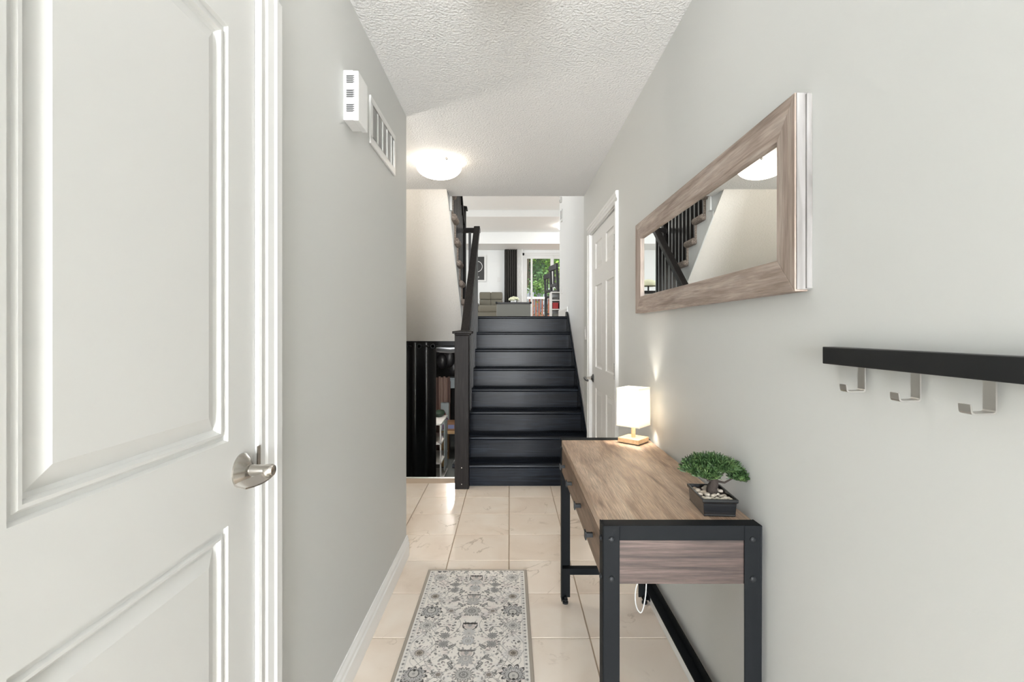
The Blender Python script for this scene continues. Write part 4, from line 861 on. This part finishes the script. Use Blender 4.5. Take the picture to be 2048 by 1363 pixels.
# pieces reflected in the mirror, beyond the balusters
st_ = thing('side_table', (-1.15, 8.6, ZU), 'dark side table with white drawer front reflected in the mirror', 'side table')
MB().box(-1.45, -.95, 8.3, 8.8, ZU+.48, ZU+.53).build('tabletop', 'chair_black', st_, .006); MB().box(-1.43, -.97, 8.32, 8.78, ZU+.22, ZU+.48).build('drawer_box', 'white_trim', st_, .004)
for x in (-1.41, -.99):
    for y in (8.34, 8.76): MB().box(x-.02, x+.02, y-.02, y+.02, ZU, ZU+.22).build('leg', 'chair_black', st_)
for k in (-.06,.06): MB().box(-.971, -.966, 8.52+k, 8.56+k, ZU+.30, ZU+.40).build('pull', 'chair_black', st_)
tv = thing('cloche_lamp', (-1.2, 8.55, ZU+.53), 'dark domed table lamp on the side table reflected in the mirror', 'lamp')
MB().lathe([(.07,0),(.07,.015),(.015,.02),(.015,.10)], (-1.2,8.55,ZU+.53), 20).build('base', 'chair_black', tv, smooth=True); MB().lathe([(.17,.10),(.165,.13),(.12,.19),(.05,.215),(.01,.22)], (-1.2,8.55,ZU+.53), 28).build('shade', 'flower_cream', tv, smooth=True)

# ------------------------------------------------------------------ outdoors
struct(MB().box(-20, 26, DB+.2, 60, -.3, -.15).build('ground', 'lawn'), 'lawn of the rear garden', 'ground')
struct(MB().box(-20, 26, -30, -4.7, -.3, -.15).build('ground', 'paving'), 'paved front yard outside the entry', 'ground')
dk = thing('patio_deck', (1.5, 13.6, ZU-.2), 'wooden deck outside the sliding door', 'deck')
for k in range(14): MB().box(-1.0, 4.5, DB+.17+k*.14, DB+.30+k*.14, ZU-.14, ZU-.10).build('deck_board', 'deck_rail', dk)
for x in (-.9, 1.8, 4.4):
    for y in (13.2, 14.9): MB().box(x-.07, x+.07, y-.07, y+.07, -.15, ZU-.14).build('post', 'deck_rail', dk)
rl = thing('deck_railing', (1.5, 14.95, ZU-.1), 'white topped deck railing with reddish brown balusters outside the glass', 'railing')
ry = 14.9; rz = pzz(598, ry)
MB().box(-1.0, 4.5, ry-.05, ry+.05, rz, rz+.07).build('top_rail', 'white_trim', rl, .006); MB().box(-1.0, 4.5, ry-.02, ry+.02, ZU-.08, ZU-.03).build('bottom_rail', 'deck_rail', rl)
bal = None
for k in range(56):
    x = -.95+k*.098
    if bal is None: bal = MB().box(-.019,.019,-.019,.019,0,rz-ZU+.06).build('baluster', 'deck_rail', None); bal.parent = rl; o = bal
    else: o = bal.copy(); COL.objects.link(o)
    o.location = (x-1.5, ry-14.95, .04)
# low brick planter wall beyond
bwp = thing('planter_wall', (3, 19.5, -.15), 'orange brick garden wall beyond the deck railing', 'wall')
for r_ in range(11):
    for k in range(20):
        x = -.6+k*.31+(.15 if r_%2 else 0); z = -.13+r_*.165
        if bwp.get('n') is None:
            b0 = MB().box(0,.295,0,.2,0,.15).build('brick', 'brick_red', None); b0.parent = bwp; o = b0; bwp['n'] = 1
        else: o = b0.copy(); COL.objects.link(o)
        o.location = (x-3, 0, z+.15)
fn = thing('garden_fence', (2, 23, -.15), 'pale lavender grey board fence at the back of the garden', 'fence')
fb = None; fz_ = pzz(578, 23)
for k in range(50):
    x = -4+k*.25
    if fb is None: fb = MB().box(-.118,.118,-.012,.012,0,fz_+.15).build('board', 'fence_wood', None, .004, seg=1); fb.parent = fn; o = fb
    else: o = fb.copy(); COL.objects.link(o)
    o.location = (x-2, 0, 0)
for z in (.5, 2.4): MB().box(-4.1, 8.5, 23.012, 23.06, z, z+.1).build('rail', 'fence_wood', fn)
def tree(c, h, rx_, rz_, nleaf, mt, label, seed, lean=0):
    t = thing('garden_tree', c, label, 'tree', 'trees in the rear garden'); r = random.Random(seed)
    P = smoothpath([(c[0],c[1],c[2]),(c[0]+.08,c[1],c[2]+h*.3),(c[0]-.05+lean*.5,c[1],c[2]+h*.6),(c[0]+lean,c[1],c[2]+h)])
    m = MB().tube(P, [.16*(1-.6*k/(len(P)-1)) for k in range(len(P))], 10)
    cl = []
    for k in range(20):
        a = r.uniform(0,6.28); q = math.sqrt(r.random()); p = Vector((c[0]+lean+rx_*q*math.cos(a), c[1]+rx_*.7*q*math.sin(a), c[2]+h+rz_*r.uniform(-.85,.85))); cl.append(p)
        m.tube([Vector((c[0]+lean*.6,c[1],c[2]+h*.65)), p.lerp(Vector((c[0]+lean,c[1],c[2]+h)), .5), p], [.05,.03,.012], 5)
    m.build('trunk', 'tree_bark', t)
    vs, fs = [], []
    for k in range(nleaf):
        p = cl[k%len(cl)]+Vector((r.gauss(0,1),r.gauss(0,.8),r.gauss(0,.8)))*rx_*.26
        a = Vector((r.gauss(0,1),r.gauss(0,1),r.gauss(0,.6))).normalized()*r.uniform(.05,.10); b = a.cross(Vector((r.gauss(0,1),r.gauss(0,1),r.gauss(0,1)))).normalized()*a.length*.55; n = len(vs)
        vs += [p-a, p+b, p+a, p-b]; fs.append((n,n+1,n+2,n+3))
    me = bpy.data.meshes.new('foliage'); me.from_pydata([(v_[0]-c[0],v_[1]-c[1],v_[2]-c[2]) for v_ in vs], [], fs); me.materials.append(MATS[mt]); o = bpy.data.objects.new('foliage', me); COL.objects.link(o); o.parent = t; o['kind'] = 'stuff'
tree((2.1, 20.6, -.15), 4.7, 1.5, 1.4, 9000, 'tree_leaf', 'bright green leafy tree filling the middle of the glass door', 1)
tree((.55, 19.0, -.15), 4.3, .7, 1.5, 4500, 'tree_leaf_dark', 'darker tree at the left edge of the glass door', 2)
tree((3.6, 22.0, -.15), 5.2, 1.7, 1.5, 9000, 'tree_leaf_dark', 'dark green tree at the right of the glass door behind the black chairs', 3)
tree((1.6, 27, -.15), 6.2, 3.2, 2.2, 12000, 'tree_leaf', 'broad yellow green tree farthest back in the garden', 4)
def shrub(c, r_, label, seed):
    t = thing('garden_shrub', c, label, 'shrub', 'shrubs before the garden fence'); r = random.Random(seed); vs, fs = [], []
    MB().tube([c, (c[0],c[1],c[2]+r_*1.6)], .03, 6).build('stem', 'tree_bark', t)
    for k in range(2200):
        v = Vector((r.gauss(0,1),r.gauss(0,1),r.gauss(0,1))).normalized()*r.uniform(.3,1)*r_; p = Vector((c[0]+v.x, c[1]+v.y, c[2]+r_*1.4+v.z*1.3)); a = Vector((r.gauss(0,1),r.gauss(0,1),r.gauss(0,1))).normalized()*.06; b = a.cross(Vector((r.gauss(0,1),r.gauss(0,1),1))).normalized()*.035; n = len(vs); vs += [p-a,p+b,p+a,p-b]; fs.append((n,n+1,n+2,n+3))
    me = bpy.data.meshes.new('foliage'); me.from_pydata([(v_[0]-c[0],v_[1]-c[1],v_[2]-c[2]) for v_ in vs], [], fs); me.materials.append(MATS['shrub_leaf']); o = bpy.data.objects.new('foliage', me); COL.objects.link(o); o.parent = t; o['kind'] = 'stuff'
noise_mat('shrub_leaf', [(.3,(96,70,52)),(.5,(140,112,88)),(.7,(120,136,80))], 2.5, (1,1,1), 4, 0, .7)
shrub((2.3, 21.4, -.15), 1.15, 'reddish brown twiggy shrub in front of the garden fence', 5); shrub((.75, 18.2, -.15), .9, 'brown green shrub at the lower left of the glass door', 6)
